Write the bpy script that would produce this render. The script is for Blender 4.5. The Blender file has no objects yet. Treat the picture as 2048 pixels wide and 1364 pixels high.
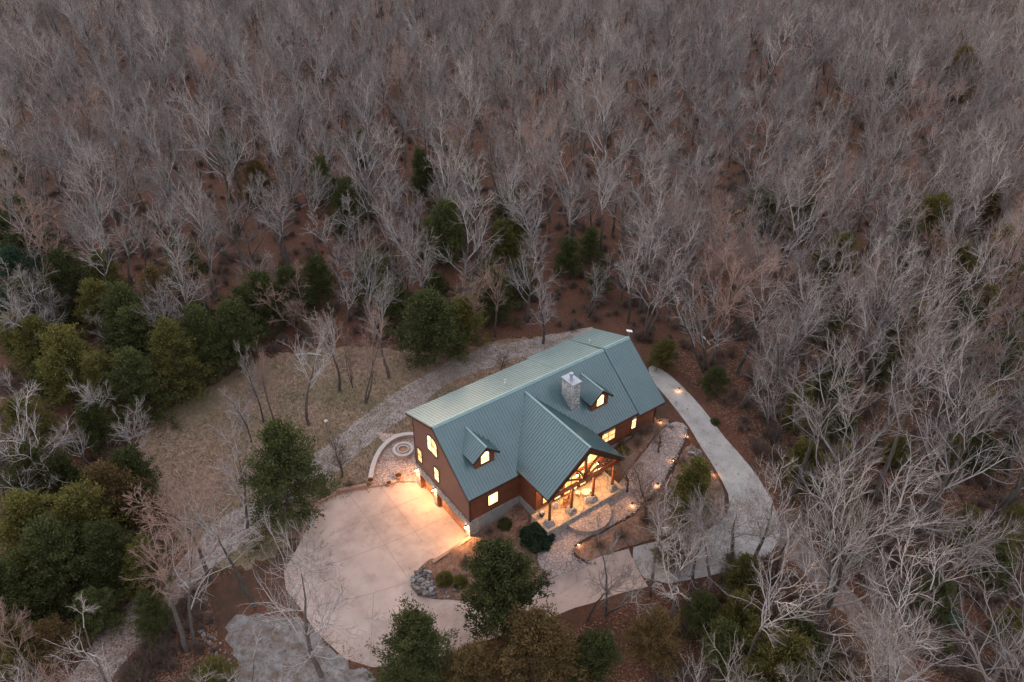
import bpy, bmesh, math, random
import numpy as np
from mathutils import Vector, Matrix
R = math.radians
S = bpy.context.scene
COL = S.collection
# ------------------------------------------------------------------ camera
CAM = np.array([-29.711, -53.985, 65.482]); FPX = 1576.1; PITCH, ROLL, YAW = R(35.319), R(0.557), R(36.45)
FW = np.array([math.sin(YAW)*math.cos(PITCH), math.cos(YAW)*math.cos(PITCH), -math.sin(PITCH)])
_r = np.array([math.cos(YAW), -math.sin(YAW), 0.]); _u = np.cross(_r, FW)
RT = _r*math.cos(ROLL)+_u*math.sin(ROLL); UP = -_r*math.sin(ROLL)+_u*math.cos(ROLL)
cd = bpy.data.cameras.new('camera'); cam = bpy.data.objects.new('camera', cd); COL.objects.link(cam)
cam.matrix_world = Matrix(((RT[0], UP[0], -FW[0], CAM[0]), (RT[1], UP[1], -FW[1], CAM[1]), (RT[2], UP[2], -FW[2], CAM[2]), (0, 0, 0, 1)))
cd.sensor_width = 36; cd.lens = FPX/2048*36; cd.clip_start = 1; cd.clip_end = 3000
S.camera = cam
# ------------------------------------------------------------------ sky, sun, exposure (dusk under thin cloud)
SUN_EL, SUN_AZ = R(7), R(2)      # the sun is almost down, beyond the woods
W = bpy.data.worlds.new('World'); S.world = W; W.use_nodes = True
nt = W.node_tree; bg = nt.nodes['Background']
sky = nt.nodes.new('ShaderNodeTexSky'); sky.sky_type = 'NISHITA'; sky.sun_disc = False
sky.sun_elevation = SUN_EL; sky.sun_rotation = SUN_AZ; sky.altitude = 200; sky.air_density = 1.0; sky.dust_density = 1.5; sky.ozone_density = 1.0
mixs = nt.nodes.new('ShaderNodeMix'); mixs.data_type = 'RGBA'; mixs.inputs[0].default_value = 0.5
mixs.inputs[7].default_value = (2.7, 2.42, 2.48, 1)     # even cloud over the blue
nt.links.new(sky.outputs[0], mixs.inputs[6]); nt.links.new(mixs.outputs[2], bg.inputs[0])
bg.inputs[1].default_value = 0.15
sd = bpy.data.lights.new('sun', 'SUN'); sd.energy = 0.5; sd.angle = R(30); sd.color = (1, 0.92, 0.92)
so = bpy.data.objects.new('sun', sd); COL.objects.link(so)
_sv = Vector((math.sin(SUN_AZ)*math.cos(R(15)), math.cos(SUN_AZ)*math.cos(R(15)), math.sin(R(15))))
so.rotation_euler = _sv.to_track_quat('Z', 'Y').to_euler()
S.view_settings.view_transform = 'Standard'; S.view_settings.look = 'None'; S.view_settings.exposure = 2.25; S.view_settings.gamma = 1.0
S.render.engine = 'CYCLES'; S.cycles.max_bounces = 5; S.cycles.diffuse_bounces = 3; S.cycles.sample_clamp_indirect = 4; S.cycles.use_denoising = True
random.seed(7); rng = np.random.default_rng(11)

# ------------------------------------------------------------------ helpers
def tag(o, label=None, cat=None, group=None, kind=None):
    if label: o['label'] = label
    if cat: o['category'] = cat
    if group: o['group'] = group
    if kind: o['kind'] = kind
    return o
def empty(name, loc, label, cat, group=None):
    o = bpy.data.objects.new(name, None); COL.objects.link(o); o.location = loc; o.empty_display_size = .3
    return tag(o, label, cat, group)
def setp(o, parent):
    if parent is not None:
        o.parent = parent
        w = Vector(); q = parent
        while q is not None: w = w+Vector(q.location); q = q.parent
        o.location = Vector(o.location)-w
    return o
class MB:
    def __init__(s): s.v = []; s.f = []; s.m = []
    def add(s, vs, fs, mi=0):
        n = len(s.v); s.v += [tuple(v) for v in vs]; s.f += [tuple(i+n for i in f) for f in fs]; s.m += [mi]*len(fs); return s
    def box(s, x0, x1, y0, y1, z0, z1, mi=0):
        return s.add([(x0,y0,z0),(x1,y0,z0),(x1,y1,z0),(x0,y1,z0),(x0,y0,z1),(x1,y0,z1),(x1,y1,z1),(x0,y1,z1)],
                     [(0,3,2,1),(4,5,6,7),(0,1,5,4),(1,2,6,5),(2,3,7,6),(3,0,4,7)], mi)
    def beam(s, a, b, w, h, mi=0, up=(0,0,1)):
        a = Vector(a); b = Vector(b); d = (b-a).normalized(); u = Vector(up)
        if abs(d.dot(u)) > .99: u = Vector((0,1,0))
        r = d.cross(u).normalized(); u = r.cross(d)
        vs = [p+r*sx*w/2+u*sz*h/2 for p in (a,b) for sx,sz in ((-1,-1),(1,-1),(1,1),(-1,1))]
        return s.add(vs, [(0,1,2,3),(7,6,5,4),(0,4,5,1),(1,5,6,2),(2,6,7,3),(3,7,4,0)], mi)
    def tube(s, pts, rad, k=8, mi=0, cap=True):
        vs = []; n = len(pts); pts = [Vector(p) for p in pts]
        if not hasattr(rad, '__len__'): rad = [rad]*n
        for i, p in enumerate(pts):
            d = (pts[min(i+1,n-1)]-pts[max(i-1,0)]).normalized()
            u = Vector((0,0,1)) if abs(d.z) < .9 else Vector((1,0,0))
            r = d.cross(u).normalized(); u = r.cross(d)
            for j in range(k):
                a = 2*math.pi*j/k; vs.append(p+(r*math.cos(a)+u*math.sin(a))*rad[i])
        fs = [(i*k+j, i*k+(j+1)%k, (i+1)*k+(j+1)%k, (i+1)*k+j) for i in range(n-1) for j in range(k)]
        if cap: fs += [tuple(range(k-1,-1,-1)), tuple(range((n-1)*k, n*k))]
        return s.add(vs, fs, mi)
    def lathe(s, prof, c, k=24, mi=0):
        vs = []; fs = []
        for r, z in prof:
            for j in range(k):
                a = 2*math.pi*j/k; vs.append((c[0]+r*math.cos(a), c[1]+r*math.sin(a), c[2]+z))
        for i in range(len(prof)-1):
            for j in range(k): fs.append((i*k+j, i*k+(j+1)%k, (i+1)*k+(j+1)%k, (i+1)*k+j))
        return s.add(vs, fs, mi)
    def prism(s, poly, off, mi=0):     # poly: list of 3D points, off: extrusion vector
        n = len(poly); off = Vector(off); a = [Vector(p) for p in poly]
        return s.add(a+[p+off for p in a], [tuple(range(n-1,-1,-1)), tuple(range(n, 2*n))]+[(i,(i+1)%n,n+(i+1)%n,n+i) for i in range(n)], mi)
    def build(s, name, mats, parent=None, smooth=False, fixn=True):
        me = bpy.data.meshes.new(name); me.from_pydata(s.v, [], s.f)
        mats = mats if isinstance(mats, (list, tuple)) else [mats]
        for m in mats: me.materials.append(m)
        if any(s.m): me.polygons.foreach_set('material_index', s.m)
        if fixn and len(s.f) < 30000:
            b = bmesh.new(); b.from_mesh(me); bmesh.ops.recalc_face_normals(b, faces=b.faces); b.to_mesh(me); b.free()
        if smooth: me.polygons.foreach_set('use_smooth', [True]*len(me.polygons))
        me.update(); o = bpy.data.objects.new(name, me); COL.objects.link(o)
        return setp(o, parent)
def npmesh(name, V, F, mats, mi=None, smooth=False):
    me = bpy.data.meshes.new(name); V = np.asarray(V, np.float32); F = np.asarray(F, np.int32); k = F.shape[1]
    me.vertices.add(len(V)); me.vertices.foreach_set('co', V.ravel())
    me.loops.add(F.size); me.loops.foreach_set('vertex_index', F.ravel())
    me.polygons.add(len(F)); me.polygons.foreach_set('loop_start', np.arange(0, F.size, k, dtype=np.int32))
    for m in mats: me.materials.append(m)
    if mi is not None: me.polygons.foreach_set('material_index', np.asarray(mi, np.int32))
    if smooth: me.polygons.foreach_set('use_smooth', np.ones(len(F), bool))
    me.update(calc_edges=True); return me
def link(name, me, parent=None):
    o = bpy.data.objects.new(name, me); COL.objects.link(o)
    if parent is not None: o.parent = parent
    return o
# ------------------------------------------------------------------ materials
def mat(name, cols, scale=1.0, rough=.8, bump=0, bscale=None, detail=6, spec=.3, stretch=None, metal=0, pos=None, rnd=0, kind='noise'):
    m = bpy.data.materials.new(name); m.use_nodes = True; n = m.node_tree; N = n.nodes; L = n.links
    b = N['Principled BSDF']; b.inputs['Roughness'].default_value = rough; b.inputs['Specular IOR Level'].default_value = spec; b.inputs['Metallic'].default_value = metal
    tc = N.new('ShaderNodeTexCoord'); mp = N.new('ShaderNodeMapping'); L.new(tc.outputs['Object'], mp.inputs[0])
    if stretch: mp.inputs['Scale'].default_value = stretch
    tx = N.new('ShaderNodeTexNoise'); tx.inputs['Scale'].default_value = scale; tx.inputs['Detail'].default_value = detail; tx.inputs['Roughness'].default_value = .62
    L.new(mp.outputs[0], tx.inputs[0]); rp = N.new('ShaderNodeValToRGB'); L.new(tx.outputs[0], rp.inputs[0])
    el = rp.color_ramp.elements; ps = pos or [.3+.4*i/(max(1, len(cols)-1)) for i in range(len(cols))]
    while len(el) < len(cols): el.new(.5)
    for e, c, p in zip(el, cols, ps): e.position = p; e.color = (*c, 1)
    out = rp.outputs[0]
    if rnd:
        oi = N.new('ShaderNodeObjectInfo'); mr = N.new('ShaderNodeMapRange'); L.new(oi.outputs['Random'], mr.inputs[0]); mr.inputs[3].default_value = 1-rnd; mr.inputs[4].default_value = 1+rnd
        hv = N.new('ShaderNodeHueSaturation'); L.new(mr.outputs[0], hv.inputs['Value']); L.new(out, hv.inputs['Color']); out = hv.outputs[0]
    L.new(out, b.inputs['Base Color'])
    if bump:
        t2 = N.new('ShaderNodeTexNoise'); t2.inputs['Scale'].default_value = bscale or scale*3; t2.inputs['Detail'].default_value = 4; L.new(mp.outputs[0], t2.inputs[0])
        bp = N.new('ShaderNodeBump'); bp.inputs['Strength'].default_value = bump; bp.inputs['Distance'].default_value = .1; L.new(t2.outputs[0], bp.inputs['Height']); L.new(bp.outputs[0], b.inputs['Normal'])
    m['b'] = 1; return m
def stone_mat(name, cols, mortar, scale, width=.06, bump=.6, rough=.85, zs=1.0):
    m = bpy.data.materials.new(name); m.use_nodes = True; N = m.node_tree.nodes; L = m.node_tree.links; b = N['Principled BSDF']; b.inputs['Roughness'].default_value = rough
    tc = N.new('ShaderNodeTexCoord'); mp = N.new('ShaderNodeMapping'); mp.inputs['Scale'].default_value = (1, 1, zs); L.new(tc.outputs['Object'], mp.inputs[0])
    nz = N.new('ShaderNodeTexNoise'); nz.inputs['Scale'].default_value = scale*1.5; L.new(mp.outputs[0], nz.inputs[0])
    ad = N.new('ShaderNodeVectorMath'); ad.operation = 'MULTIPLY_ADD'; L.new(nz.outputs['Color'], ad.inputs[0]); ad.inputs[1].default_value = (.25/scale,)*3; L.new(mp.outputs[0], ad.inputs[2])
    v = N.new('ShaderNodeTexVoronoi'); v.inputs['Scale'].default_value = scale; L.new(ad.outputs[0], v.inputs[0])
    v2 = N.new('ShaderNodeTexVoronoi'); v2.feature = 'DISTANCE_TO_EDGE'; v2.inputs['Scale'].default_value = scale; L.new(ad.outputs[0], v2.inputs[0])
    sp = N.new('ShaderNodeSeparateColor'); L.new(v.outputs['Color'], sp.inputs[0])
    rp = N.new('ShaderNodeValToRGB'); el = rp.color_ramp.elements
    while len(el) < len(cols): el.new(.5)
    for i, (e, c) in enumerate(zip(el, cols)): e.position = i/(len(cols)-1); e.color = (*c, 1)
    L.new(sp.outputs[0], rp.inputs[0])
    lt = N.new('ShaderNodeMapRange'); L.new(v2.outputs['Distance'], lt.inputs[0]); lt.inputs[1].default_value = width*.4; lt.inputs[2].default_value = width
    mx = N.new('ShaderNodeMix'); mx.data_type = 'RGBA'; L.new(lt.outputs[0], mx.inputs[0]); mx.inputs[6].default_value = (*mortar, 1); L.new(rp.outputs[0], mx.inputs[7]); L.new(mx.outputs[2], b.inputs['Base Color'])
    bp = N.new('ShaderNodeBump'); bp.inputs['Strength'].default_value = bump; bp.inputs['Distance'].default_value = .05; L.new(lt.outputs[0], bp.inputs['Height']); L.new(bp.outputs[0], b.inputs['Normal'])
    return m
def log_mat(name, c1, c2, period=.22, rough=.6):
    m = mat(name, [c1, c2], scale=1.2, rough=rough, stretch=(.25, .25, 3), spec=.35); N = m.node_tree.nodes; L = m.node_tree.links; b = N['Principled BSDF']
    tc = N.new('ShaderNodeTexCoord'); sp = N.new('ShaderNodeSeparateXYZ'); L.new(tc.outputs['Object'], sp.inputs[0])
    q = N.new('ShaderNodeMath'); q.operation = 'MULTIPLY'; q.inputs[1].default_value = 1/period; L.new(sp.outputs[2], q.inputs[0])
    fr = N.new('ShaderNodeMath'); fr.operation = 'PINGPONG'; fr.inputs[1].default_value = .5; L.new(q.outputs[0], fr.inputs[0])
    sq = N.new('ShaderNodeMath'); sq.operation = 'POWER'; sq.inputs[1].default_value = .5; L.new(fr.outputs[0], sq.inputs[0])
    bp = N.new('ShaderNodeBump'); bp.inputs['Strength'].default_value = .9; bp.inputs['Distance'].default_value = .09; L.new(sq.outputs[0], bp.inputs['Height']); L.new(bp.outputs[0], b.inputs['Normal'])
    return m
def emis(name, c1, c2, st, scale=1.5, pos=(.35, .65)):
    m = bpy.data.materials.new(name); m.use_nodes = True; N = m.node_tree.nodes; L = m.node_tree.links; b = N['Principled BSDF']
    b.inputs['Base Color'].default_value = (.02, .02, .02, 1); b.inputs['Roughness'].default_value = .1
    tc = N.new('ShaderNodeTexCoord'); t = N.new('ShaderNodeTexNoise'); t.inputs['Scale'].default_value = scale; t.inputs['Detail'].default_value = 3; L.new(tc.outputs['Object'], t.inputs[0])
    rp = N.new('ShaderNodeValToRGB'); rp.color_ramp.elements[0].color = (*c1, 1); rp.color_ramp.elements[1].color = (*c2, 1); rp.color_ramp.elements[0].position = pos[0]; rp.color_ramp.elements[1].position = pos[1]
    L.new(t.outputs[0], rp.inputs[0]); L.new(rp.outputs[0], b.inputs['Emission Color']); b.inputs['Emission Strength'].default_value = st
    return m
M = {}
M['roof'] = mat('green_metal_roof', [(.054, .102, .108), (.070, .124, .130)], scale=.5, rough=.30, spec=.9, detail=3)
M['cap'] = mat('ridge_metal', [(.13, .21, .21), (.17, .26, .25)], scale=2, rough=.35, spec=.6)
M['log'] = log_mat('red_log_siding', (.125, .036, .016), (.19, .062, .030))
M['gable'] = log_mat('skylit_log_siding', (.19, .085, .060), (.235, .110, .080), period=.18)  # same siding as the front; sky light on this end painted as a paler tone
M['wood'] = mat('stained_timber', [(.16, .045, .014), (.30, .10, .035)], scale=3, rough=.5, stretch=(1, 1, 1), spec=.4)
M['soffit'] = mat('pine_soffit', [(.30, .13, .05), (.42, .20, .08)], scale=4, rough=.6, stretch=(6, .4, 1))
M['rake'] = mat('dark_rake_board', [(.030, .014, .010), (.055, .024, .015)], scale=3, rough=.55)
M['trim'] = mat('brown_trim', [(.05, .02, .012), (.08, .032, .02)], scale=3, rough=.5)
M['stone'] = stone_mat('veneer_stone', [(.16, .14, .13), (.33, .29, .27), (.45, .41, .38), (.25, .20, .18)], (.20, .18, .17), 4.5, zs=1.6)
M['chim'] = stone_mat('ledge_stone', [(.16, .15, .16), (.36, .34, .34), (.55, .52, .51), (.28, .26, .27)], (.14, .13, .13), 3.2, zs=2.6, bump=.8)
M['conc'] = mat('foundation_concrete', [(.20, .18, .17), (.30, .27, .25)], scale=1.5, rough=.9, bump=.1)
M['gdoor'] = mat('garage_door_paint', [(.36, .17, .08), (.42, .20, .095)], scale=2, rough=.5)
M['capmetal'] = mat('galvanised_cap', [(.27, .29, .33), (.36, .38, .41)], scale=3, rough=.35, metal=.5)
M['white'] = mat('white_paint', [(.50, .48, .46), (.62, .60, .58)], scale=5, rough=.5)
M['dark'] = mat('dark_metal', [(.02, .02, .02), (.035, .03, .03)], scale=5, rough=.5)
M['win_hot'] = emis('lit_window_bright', (1, .46, .12), (1, .84, .52), 0.48, 2.2, (.42,.58))
M['win_warm'] = emis('lit_window_warm', (1, .40, .10), (1, .68, .30), 0.36, 2.6, (.42,.58))
M['win_glass'] = emis('lit_hall_glass', (1, .36, .07), (1, .74, .32), 0.44, 1.8, (.42,.6))
M['win_dormer'] = emis('lit_dormer_window', (1, .44, .11), (1, .60, .24), 1.15, 2.2, (.42,.58))
M['top_band'] = mat('grey_blind_and_reflection', [(.24, .21, .20), (.32, .29, .28)], scale=4, rough=.6)  # blinds on the wide window, painted pane reflection on the narrow one
M['lamp'] = emis('lamp_glass', (1, .74, .40), (1, .80, .50), 16, 1)
M['plamp'] = emis('path_lamp_glass', (1, .66, .34), (1, .72, .40), 3.2, 1)
M['pot'] = mat('terracotta', [(.30, .14, .08), (.38, .20, .12)], scale=8, rough=.8)
M['soil'] = mat('potting_soil', [(.03, .02, .015), (.06, .04, .03)], scale=12, rough=1)
M['timber'] = mat('weathered_timber', [(.22, .13, .09), (.32, .20, .15)], scale=5, rough=.9, bump=.3)
M['rock'] = mat('grey_rock', [(.05, .047, .046), (.16, .15, .145), (.36, .34, .33)], scale=1.3, rough=.9, bump=.5, rnd=.55, pos=[.3, .5, .7])
M['flag'] = stone_mat('flagstone', [(.26, .20, .18), (.34, .27, .25), (.30, .225, .20), (.37, .30, .275)], (.15, .115, .10), 2.7, width=.08, bump=.3)
M['patio'] = stone_mat('stamped_patio', [(.42, .30, .25), (.52, .38, .32), (.46, .33, .27)], (.27, .18, .14), 2.4, width=.08, bump=.3)
M['porchfl'] = stone_mat('porch_pavers', [(.42, .30, .20), (.50, .37, .26), (.46, .33, .22)], (.26, .18, .12), 1.1, width=.05, bump=.2)
# driveway concrete: warm, with stains of its own
def two_scale(name, a, b, c, s1, s2, rough=.85, bump=.15, f=.5, p2=(.48, .66)):
    m = mat(name, [a, b], scale=s1, rough=rough, bump=bump, bscale=s2*2); N = m.node_tree.nodes; L = m.node_tree.links; bs = N['Principled BSDF']
    src = bs.inputs['Base Color'].links[0].from_socket
    tc = N.new('ShaderNodeTexCoord'); t = N.new('ShaderNodeTexNoise'); t.inputs['Scale'].default_value = s2; t.inputs['Detail'].default_value = 8; t.inputs['Roughness'].default_value = .7; L.new(tc.outputs['Object'], t.inputs[0])
    mr = N.new('ShaderNodeMapRange'); mr.inputs[1].default_value = p2[0]; mr.inputs[2].default_value = p2[1]; mr.inputs[4].default_value = f; L.new(t.outputs[0], mr.inputs[0])
    mx = N.new('ShaderNodeMix'); mx.data_type = 'RGBA'; L.new(mr.outputs[0], mx.inputs[0]); L.new(src, mx.inputs[6]); mx.inputs[7].default_value = (*c, 1); L.new(mx.outputs[2], bs.inputs['Base Color'])
    return m
M['drive'] = two_scale('driveway_concrete', (.37, .28, .235), (.47, .365, .312), (.20, .145, .125), .30, .17, f=.9, p2=(.47, .72))
M['road'] = two_scale('road_concrete', (.30, .285, .27), (.43, .41, .385), (.16, .15, .14), 1.1, .55, f=.75, p2=(.46,.68))
M['lane'] = two_scale('worn_lane', (.17, .135, .12), (.24, .20, .185), (.10, .07, .052), 1.5, .6, f=.8, p2=(.42,.6))
M['asphalt'] = two_scale('old_asphalt', (.15, .145, .14), (.25, .238, .228), (.11, .08, .062), .9, .7, f=.9, p2=(.44,.60))
M['joint'] = mat('joint_sealant', [(.20, .145, .125), (.24, .18, .16)], scale=5, rough=.9)
M['gravel'] = two_scale('gravel', (.25, .205, .185), (.38, .335, .31), (.16, .12, .09), 6, .55, bump=.3, f=.75, p2=(.46,.64))
M['rut'] = two_scale('grassy_rut', (.20, .15, .115), (.32, .265, .235), (.15, .12, .07), 3, .8, bump=.4, f=.6)
M['litter'] = two_scale('leaf_litter', (.055, .024, .015), (.140, .062, .037), (.034, .026, .017), 3.2, .10, rough=1, bump=1., f=.8)  # leaf colour darkened to stand in for deep shade between the trees
M['meadow'] = two_scale('meadow_grass', (.17, .115, .075), (.34, .225, .165), (.125, .125, .065), 1.5, .07, rough=1, bump=.8, f=.75, p2=(.44, .6))
M['bed'] = two_scale('mulch_bed', (.11, .062, .042), (.27, .175, .13), (.055, .035, .025), 3.2, .7, rough=1, bump=.9, f=.7)
M['trunk'] = mat('grey_bark', [(.055, .044, .036), (.12, .10, .088)], scale=2.5, rough=.95, stretch=(3, 3, .6), rnd=.3)
M['twig'] = mat('pale_twigs', [(.100, .073, .062), (.155, .120, .106)], scale=.25, rough=.9, rnd=.28)
M['limb'] = mat('silver_limbs', [(.195, .166, .154), (.43, .392, .380)], scale=.35, rough=.9, rnd=.3)
M['twigwhite'] = mat('white_bark', [(.34, .32, .30), (.60, .57, .54)], scale=2.2, rough=.8)
M['twigred'] = mat('reddish_twigs', [(.19, .115, .092), (.29, .19, .16)], scale=.3, rough=.9, rnd=.2)
M['dtrunk'] = mat('cedar_bark', [(.07, .045, .035), (.13, .09, .07)], scale=3, rough=1)
def cedar_mat(name, a, b): return mat(name, [a, b], scale=.7, rough=.9, spec=.15, rnd=.22, detail=3)
M['ced_g'] = cedar_mat('dark_green_needles', (.040, .048, .017), (.088, .092, .030))
M['ced_y'] = cedar_mat('olive_needles', (.078, .072, .020), (.150, .128, .036))
M['ced_b'] = cedar_mat('bronze_needles', (.095, .064, .026), (.17, .108, .044))
M['ced_t'] = cedar_mat('blue_green_needles', (.03, .055, .034), (.055, .090, .052))
M['shrub'] = cedar_mat('shrub_leaves', (.020, .040, .024), (.040, .070, .034))
M['brush'] = mat('brush_twigs', [(.115, .075, .058), (.21, .15, .12)], scale=1, rough=1, rnd=.2)

# ------------------------------------------------------------------ ground heights
CP = np.array([(-22,0,-1.5),(-10,10,-1.35),(-19,-11,-1.6),(-6,-16,-1.35),(0,-5,-1.35),(0,3,-1.35),(-6,0,-1.4),(-12,3,-1.4),(-4,9,-1.3),(-8,-6,-1.4),(2,-9,-1.2),(0,-14,-1.3),
 (7,-13,.75),(10,-13.5,.95),(14,-13,1.05),(12,-21,-.5),(4,-19,-1.1),(20,-9,1.75),(28,-6,2.1),(29,-15,1.2),(24,-20,.2),(33,-3,2.1),(35,4,2.0),(26,18,1.2),(15,10,.5),(6,8,-.7),
 (-15,25,-1.6),(0,25,-.9),(15,26,.2),(-35,20,-2.5),(-40,-10,-3),(-25,-25,-2.6),(0,-35,-2),(25,-38,-1.6),(45,-25,-.5),(50,10,1.5),(40,40,2),(10,50,0),(-30,60,-2),(70,60,3),(30,90,2),(90,10,1),(60,-40,-2)], float)
def _kern(x, y, C, s0):
    x = np.asarray(x, float); y = np.asarray(y, float)
    d2 = (x[..., None]-C[:, 0])**2+(y[..., None]-C[:, 1])**2
    w = 1/(d2+s0)**2
    return (w*C[:, 2]).sum(-1)/w.sum(-1)
def hg(x, y):
    x = np.asarray(x, float); y = np.asarray(y, float)
    h = _kern(x, y, CP, 4.0)
    r = np.sqrt((x-8)**2+(y-2)**2); t = np.clip((r-45)/80, 0, 1)
    return h+t*(2.2*np.sin(x*.031+1)*np.cos(y*.027)+1.2*np.sin(x*.07-y*.05))
CB = np.array([(.5,-6,.02),(3,-6,.27),(6.7,-6,1.15),(-1.2,-6.2,-.15),(-4.3,-6.2,-.7),(-7.5,-7,-1.2),(-6,-10,-1.2),(-2,-13,-1.15),(1,-14,-1.1),(3,-9,-.1),(6.5,-9,.9),(6.5,-12,.85),(4,-14,-.2),(0,-9,-.5)], float)
def hb(x, y): return np.maximum(_kern(x, y, CB, 1.2), hg(x, y)+.05)
def ray(px, py): 
    return FW+RT*(px-1024)/FPX-UP*(py-682)/FPX
def g(px, py, dz=0., fn=hg):
    d = ray(px, py); z = 0.
    for _ in range(12):
        p = CAM+d*((z-CAM[2])/d[2]); z = float(fn(p[0], p[1]))+dz
    return np.array([p[0], p[1], z])
def at_z(px, py, z): d = ray(px, py); return CAM+d*((z-CAM[2])/d[2])
def pix(P):
    P = np.asarray(P, float)-CAM; z = P@FW; return 1024+FPX*(P@RT)/z, 682-FPX*(P@UP)/z, z

# ------------------------------------------------------------------ draped sheets
def smooth_poly(pts, n=2, jag=0, seed=1):
    P = np.array(pts, float)[:, :2]
    for _ in range(n):
        Q = np.roll(P, -1, 0); P = np.stack([P*.75+Q*.25, P*.25+Q*.75], 1).reshape(-1, 2)
    if jag:
        r = np.random.default_rng(seed); out = []
        for a, b in zip(P, np.roll(P, -1, 0)):
            L = np.linalg.norm(b-a); k = max(1, int(L/.5)); nn = np.array([-(b-a)[1], (b-a)[0]])/max(L, 1e-6)
            for i in range(k): out.append(a+(b-a)*i/k+nn*r.normal(0, jag))
        P = np.array(out)
    return P
def drape(name, poly, m, fn=hg, off=.02, cell=1.0, thick=.25, kind='structure', parent=None):
    P = np.array(poly)[:, :2]; bm = bmesh.new()
    vs = [bm.verts.new((x, y, 0)) for x, y in P]; f = bm.faces.new(vs); bmesh.ops.triangulate(bm, faces=[f])
    for ax in (0, 1):
        a0, a1 = P[:, ax].min(), P[:, ax].max()
        for c in np.arange(math.floor(a0/cell)*cell+cell, a1, cell):
            co = [0, 0, 0]; co[ax] = c; no = [0, 0, 0]; no[ax] = 1
            bmesh.ops.bisect_plane(bm, geom=bm.verts[:]+bm.edges[:]+bm.faces[:], plane_co=co, plane_no=no, dist=1e-5)
    bm.verts.ensure_lookup_table(); xy = np.array([v.co[:2] for v in bm.verts]); z = fn(xy[:, 0], xy[:, 1])+off
    for v, zz in zip(bm.verts, z): v.co.z = float(zz)
    bmesh.ops.recalc_face_normals(bm, faces=bm.faces)
    if sum(f.normal.z*f.calc_area() for f in bm.faces) < 0: bmesh.ops.reverse_faces(bm, faces=bm.faces)
    be = [e for e in bm.edges if len(e.link_faces) == 1]
    r = bmesh.ops.extrude_edge_only(bm, edges=be)
    for v in [e for e in r['geom'] if isinstance(e, bmesh.types.BMVert)]: v.co.z -= thick
    me = bpy.data.meshes.new(name); bm.to_mesh(me); bm.free(); me.materials.append(m)
    me.polygons.foreach_set('use_smooth', [False]*len(me.polygons))
    o = bpy.data.objects.new(name, me); COL.objects.link(o)
    if parent is not None: setp(o, parent)
    elif kind: o['kind'] = kind
    return o
# ground: one sheet to the horizon
def terrain():
    ax = np.concatenate([-np.geomspace(1500, 75, 14), np.arange(-70, 91, 1.0), np.geomspace(95, 1500, 14)])
    ay = np.concatenate([-np.geomspace(1200, 75, 12), np.arange(-70, 111, 1.0), np.geomspace(115, 1800, 16)])
    X, Y = np.meshgrid(ax, ay); Z = hg(X, Y)
    t = np.clip((np.hypot(X, Y)-400)/800, 0, 1); Z = Z*(1-t)
    n, k = X.shape; V = np.stack([X, Y, Z], -1).reshape(-1, 3); i = np.arange(n*k).reshape(n, k)
    F = np.stack([i[:-1, :-1], i[:-1, 1:], i[1:, 1:], i[1:, :-1]], -1).reshape(-1, 4)
    o = link('forest_floor', npmesh('forest_floor', V, F, [M['litter']], smooth=True)); o['kind'] = 'structure'
terrain()
G = lambda L, fn=hg: [g(a, b, 0, fn)[:2] for a, b in L]
meadow_poly = smooth_poly(G([(275,880),(330,820),(420,772),(520,718),(620,697),(720,692),(800,700),(860,703),(960,690),(1090,672)])+[(31,17),(28,8),(18,5.5),(0.3,5.5)]+G([(736,975),(640,1000),(600,1070),(560,1110),(430,1150),(360,1100),(330,1030),(290,960),(268,915)]), 2, .34)
drape('meadow', meadow_poly, M['meadow'], off=.03, thick=.06)
tc_ = [(1190,668),(1100,692),(1000,703),(920,733),(850,775),(780,822),(715,875),(650,925),(590,978),(530,1012),(470,1052),(415,1105),(350,1170),(275,1230),(225,1300),(165,1380)]
def ribbon(c, w, n=6):
    c = np.array(c)[:, :2]; t = np.gradient(c, axis=0); t /= np.linalg.norm(t, axis=1)[:, None]; nn = np.stack([-t[:, 1], t[:, 0]], 1)
    w = np.broadcast_to(w, len(c))[:, None]
    return np.concatenate([c+nn*w/2, (c-nn*w/2)[::-1]])
def resamp(pts, step=1.5):
    P = np.array(pts)[:, :2]; d = np.r_[0, np.cumsum(np.linalg.norm(np.diff(P, axis=0), axis=1))]; s = np.arange(0, d[-1], step)
    Q = np.stack([np.interp(s, d, P[:, i]) for i in (0, 1)], 1)
    for _ in range(4): Q[1:-1] = (Q[:-2]+2*Q[1:-1]+Q[2:])/4
    return Q
track = resamp(G(tc_)); tw = 4.2+.5*np.sin(np.arange(len(track))*.7)
jr = np.random.default_rng(3)
drape('gravel_track', ribbon(track+jr.normal(0, .10, track.shape), tw+jr.normal(0, .25, len(track))), M['gravel'], off=.06, thick=.08)
grassstrip = resamp(G(tc_[1:9]), .5)
o = drape('grass_strip', ribbon(grassstrip+jr.normal(0, .08, grassstrip.shape), .7+jr.normal(0, .2, len(grassstrip))), M['rut'], off=.085, thick=.03)
road_out = G([(1296,728),(1330,742),(1372,780),(1430,850),(1490,920),(1535,985),(1558,1035),(1560,1075)])
road_in = G([(1540,1110),(1500,1132),(1440,1148)])
lane = resamp(G([(1545,1040),(1600,1110),(1670,1175),(1740,1250),(1800,1330),(1850,1420)]), 1.2)
drape('worn_lane', ribbon(lane+np.random.default_rng(8).normal(0, .12, lane.shape), 3.0+np.random.default_rng(9).normal(0, .3, len(lane))), M['lane'], off=.04, thick=.05)
road_in2 = G([(1300,1172)])
isl = G([(1255,1098),(1300,1085),(1400,1068),(1452,1040),(1462,1000),(1440,955),(1410,905),(1372,845),(1325,785),(1300,760)])
drape('access_road', smooth_poly(road_out+road_in+road_in2+isl, 1), M['road'], off=.05)
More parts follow.
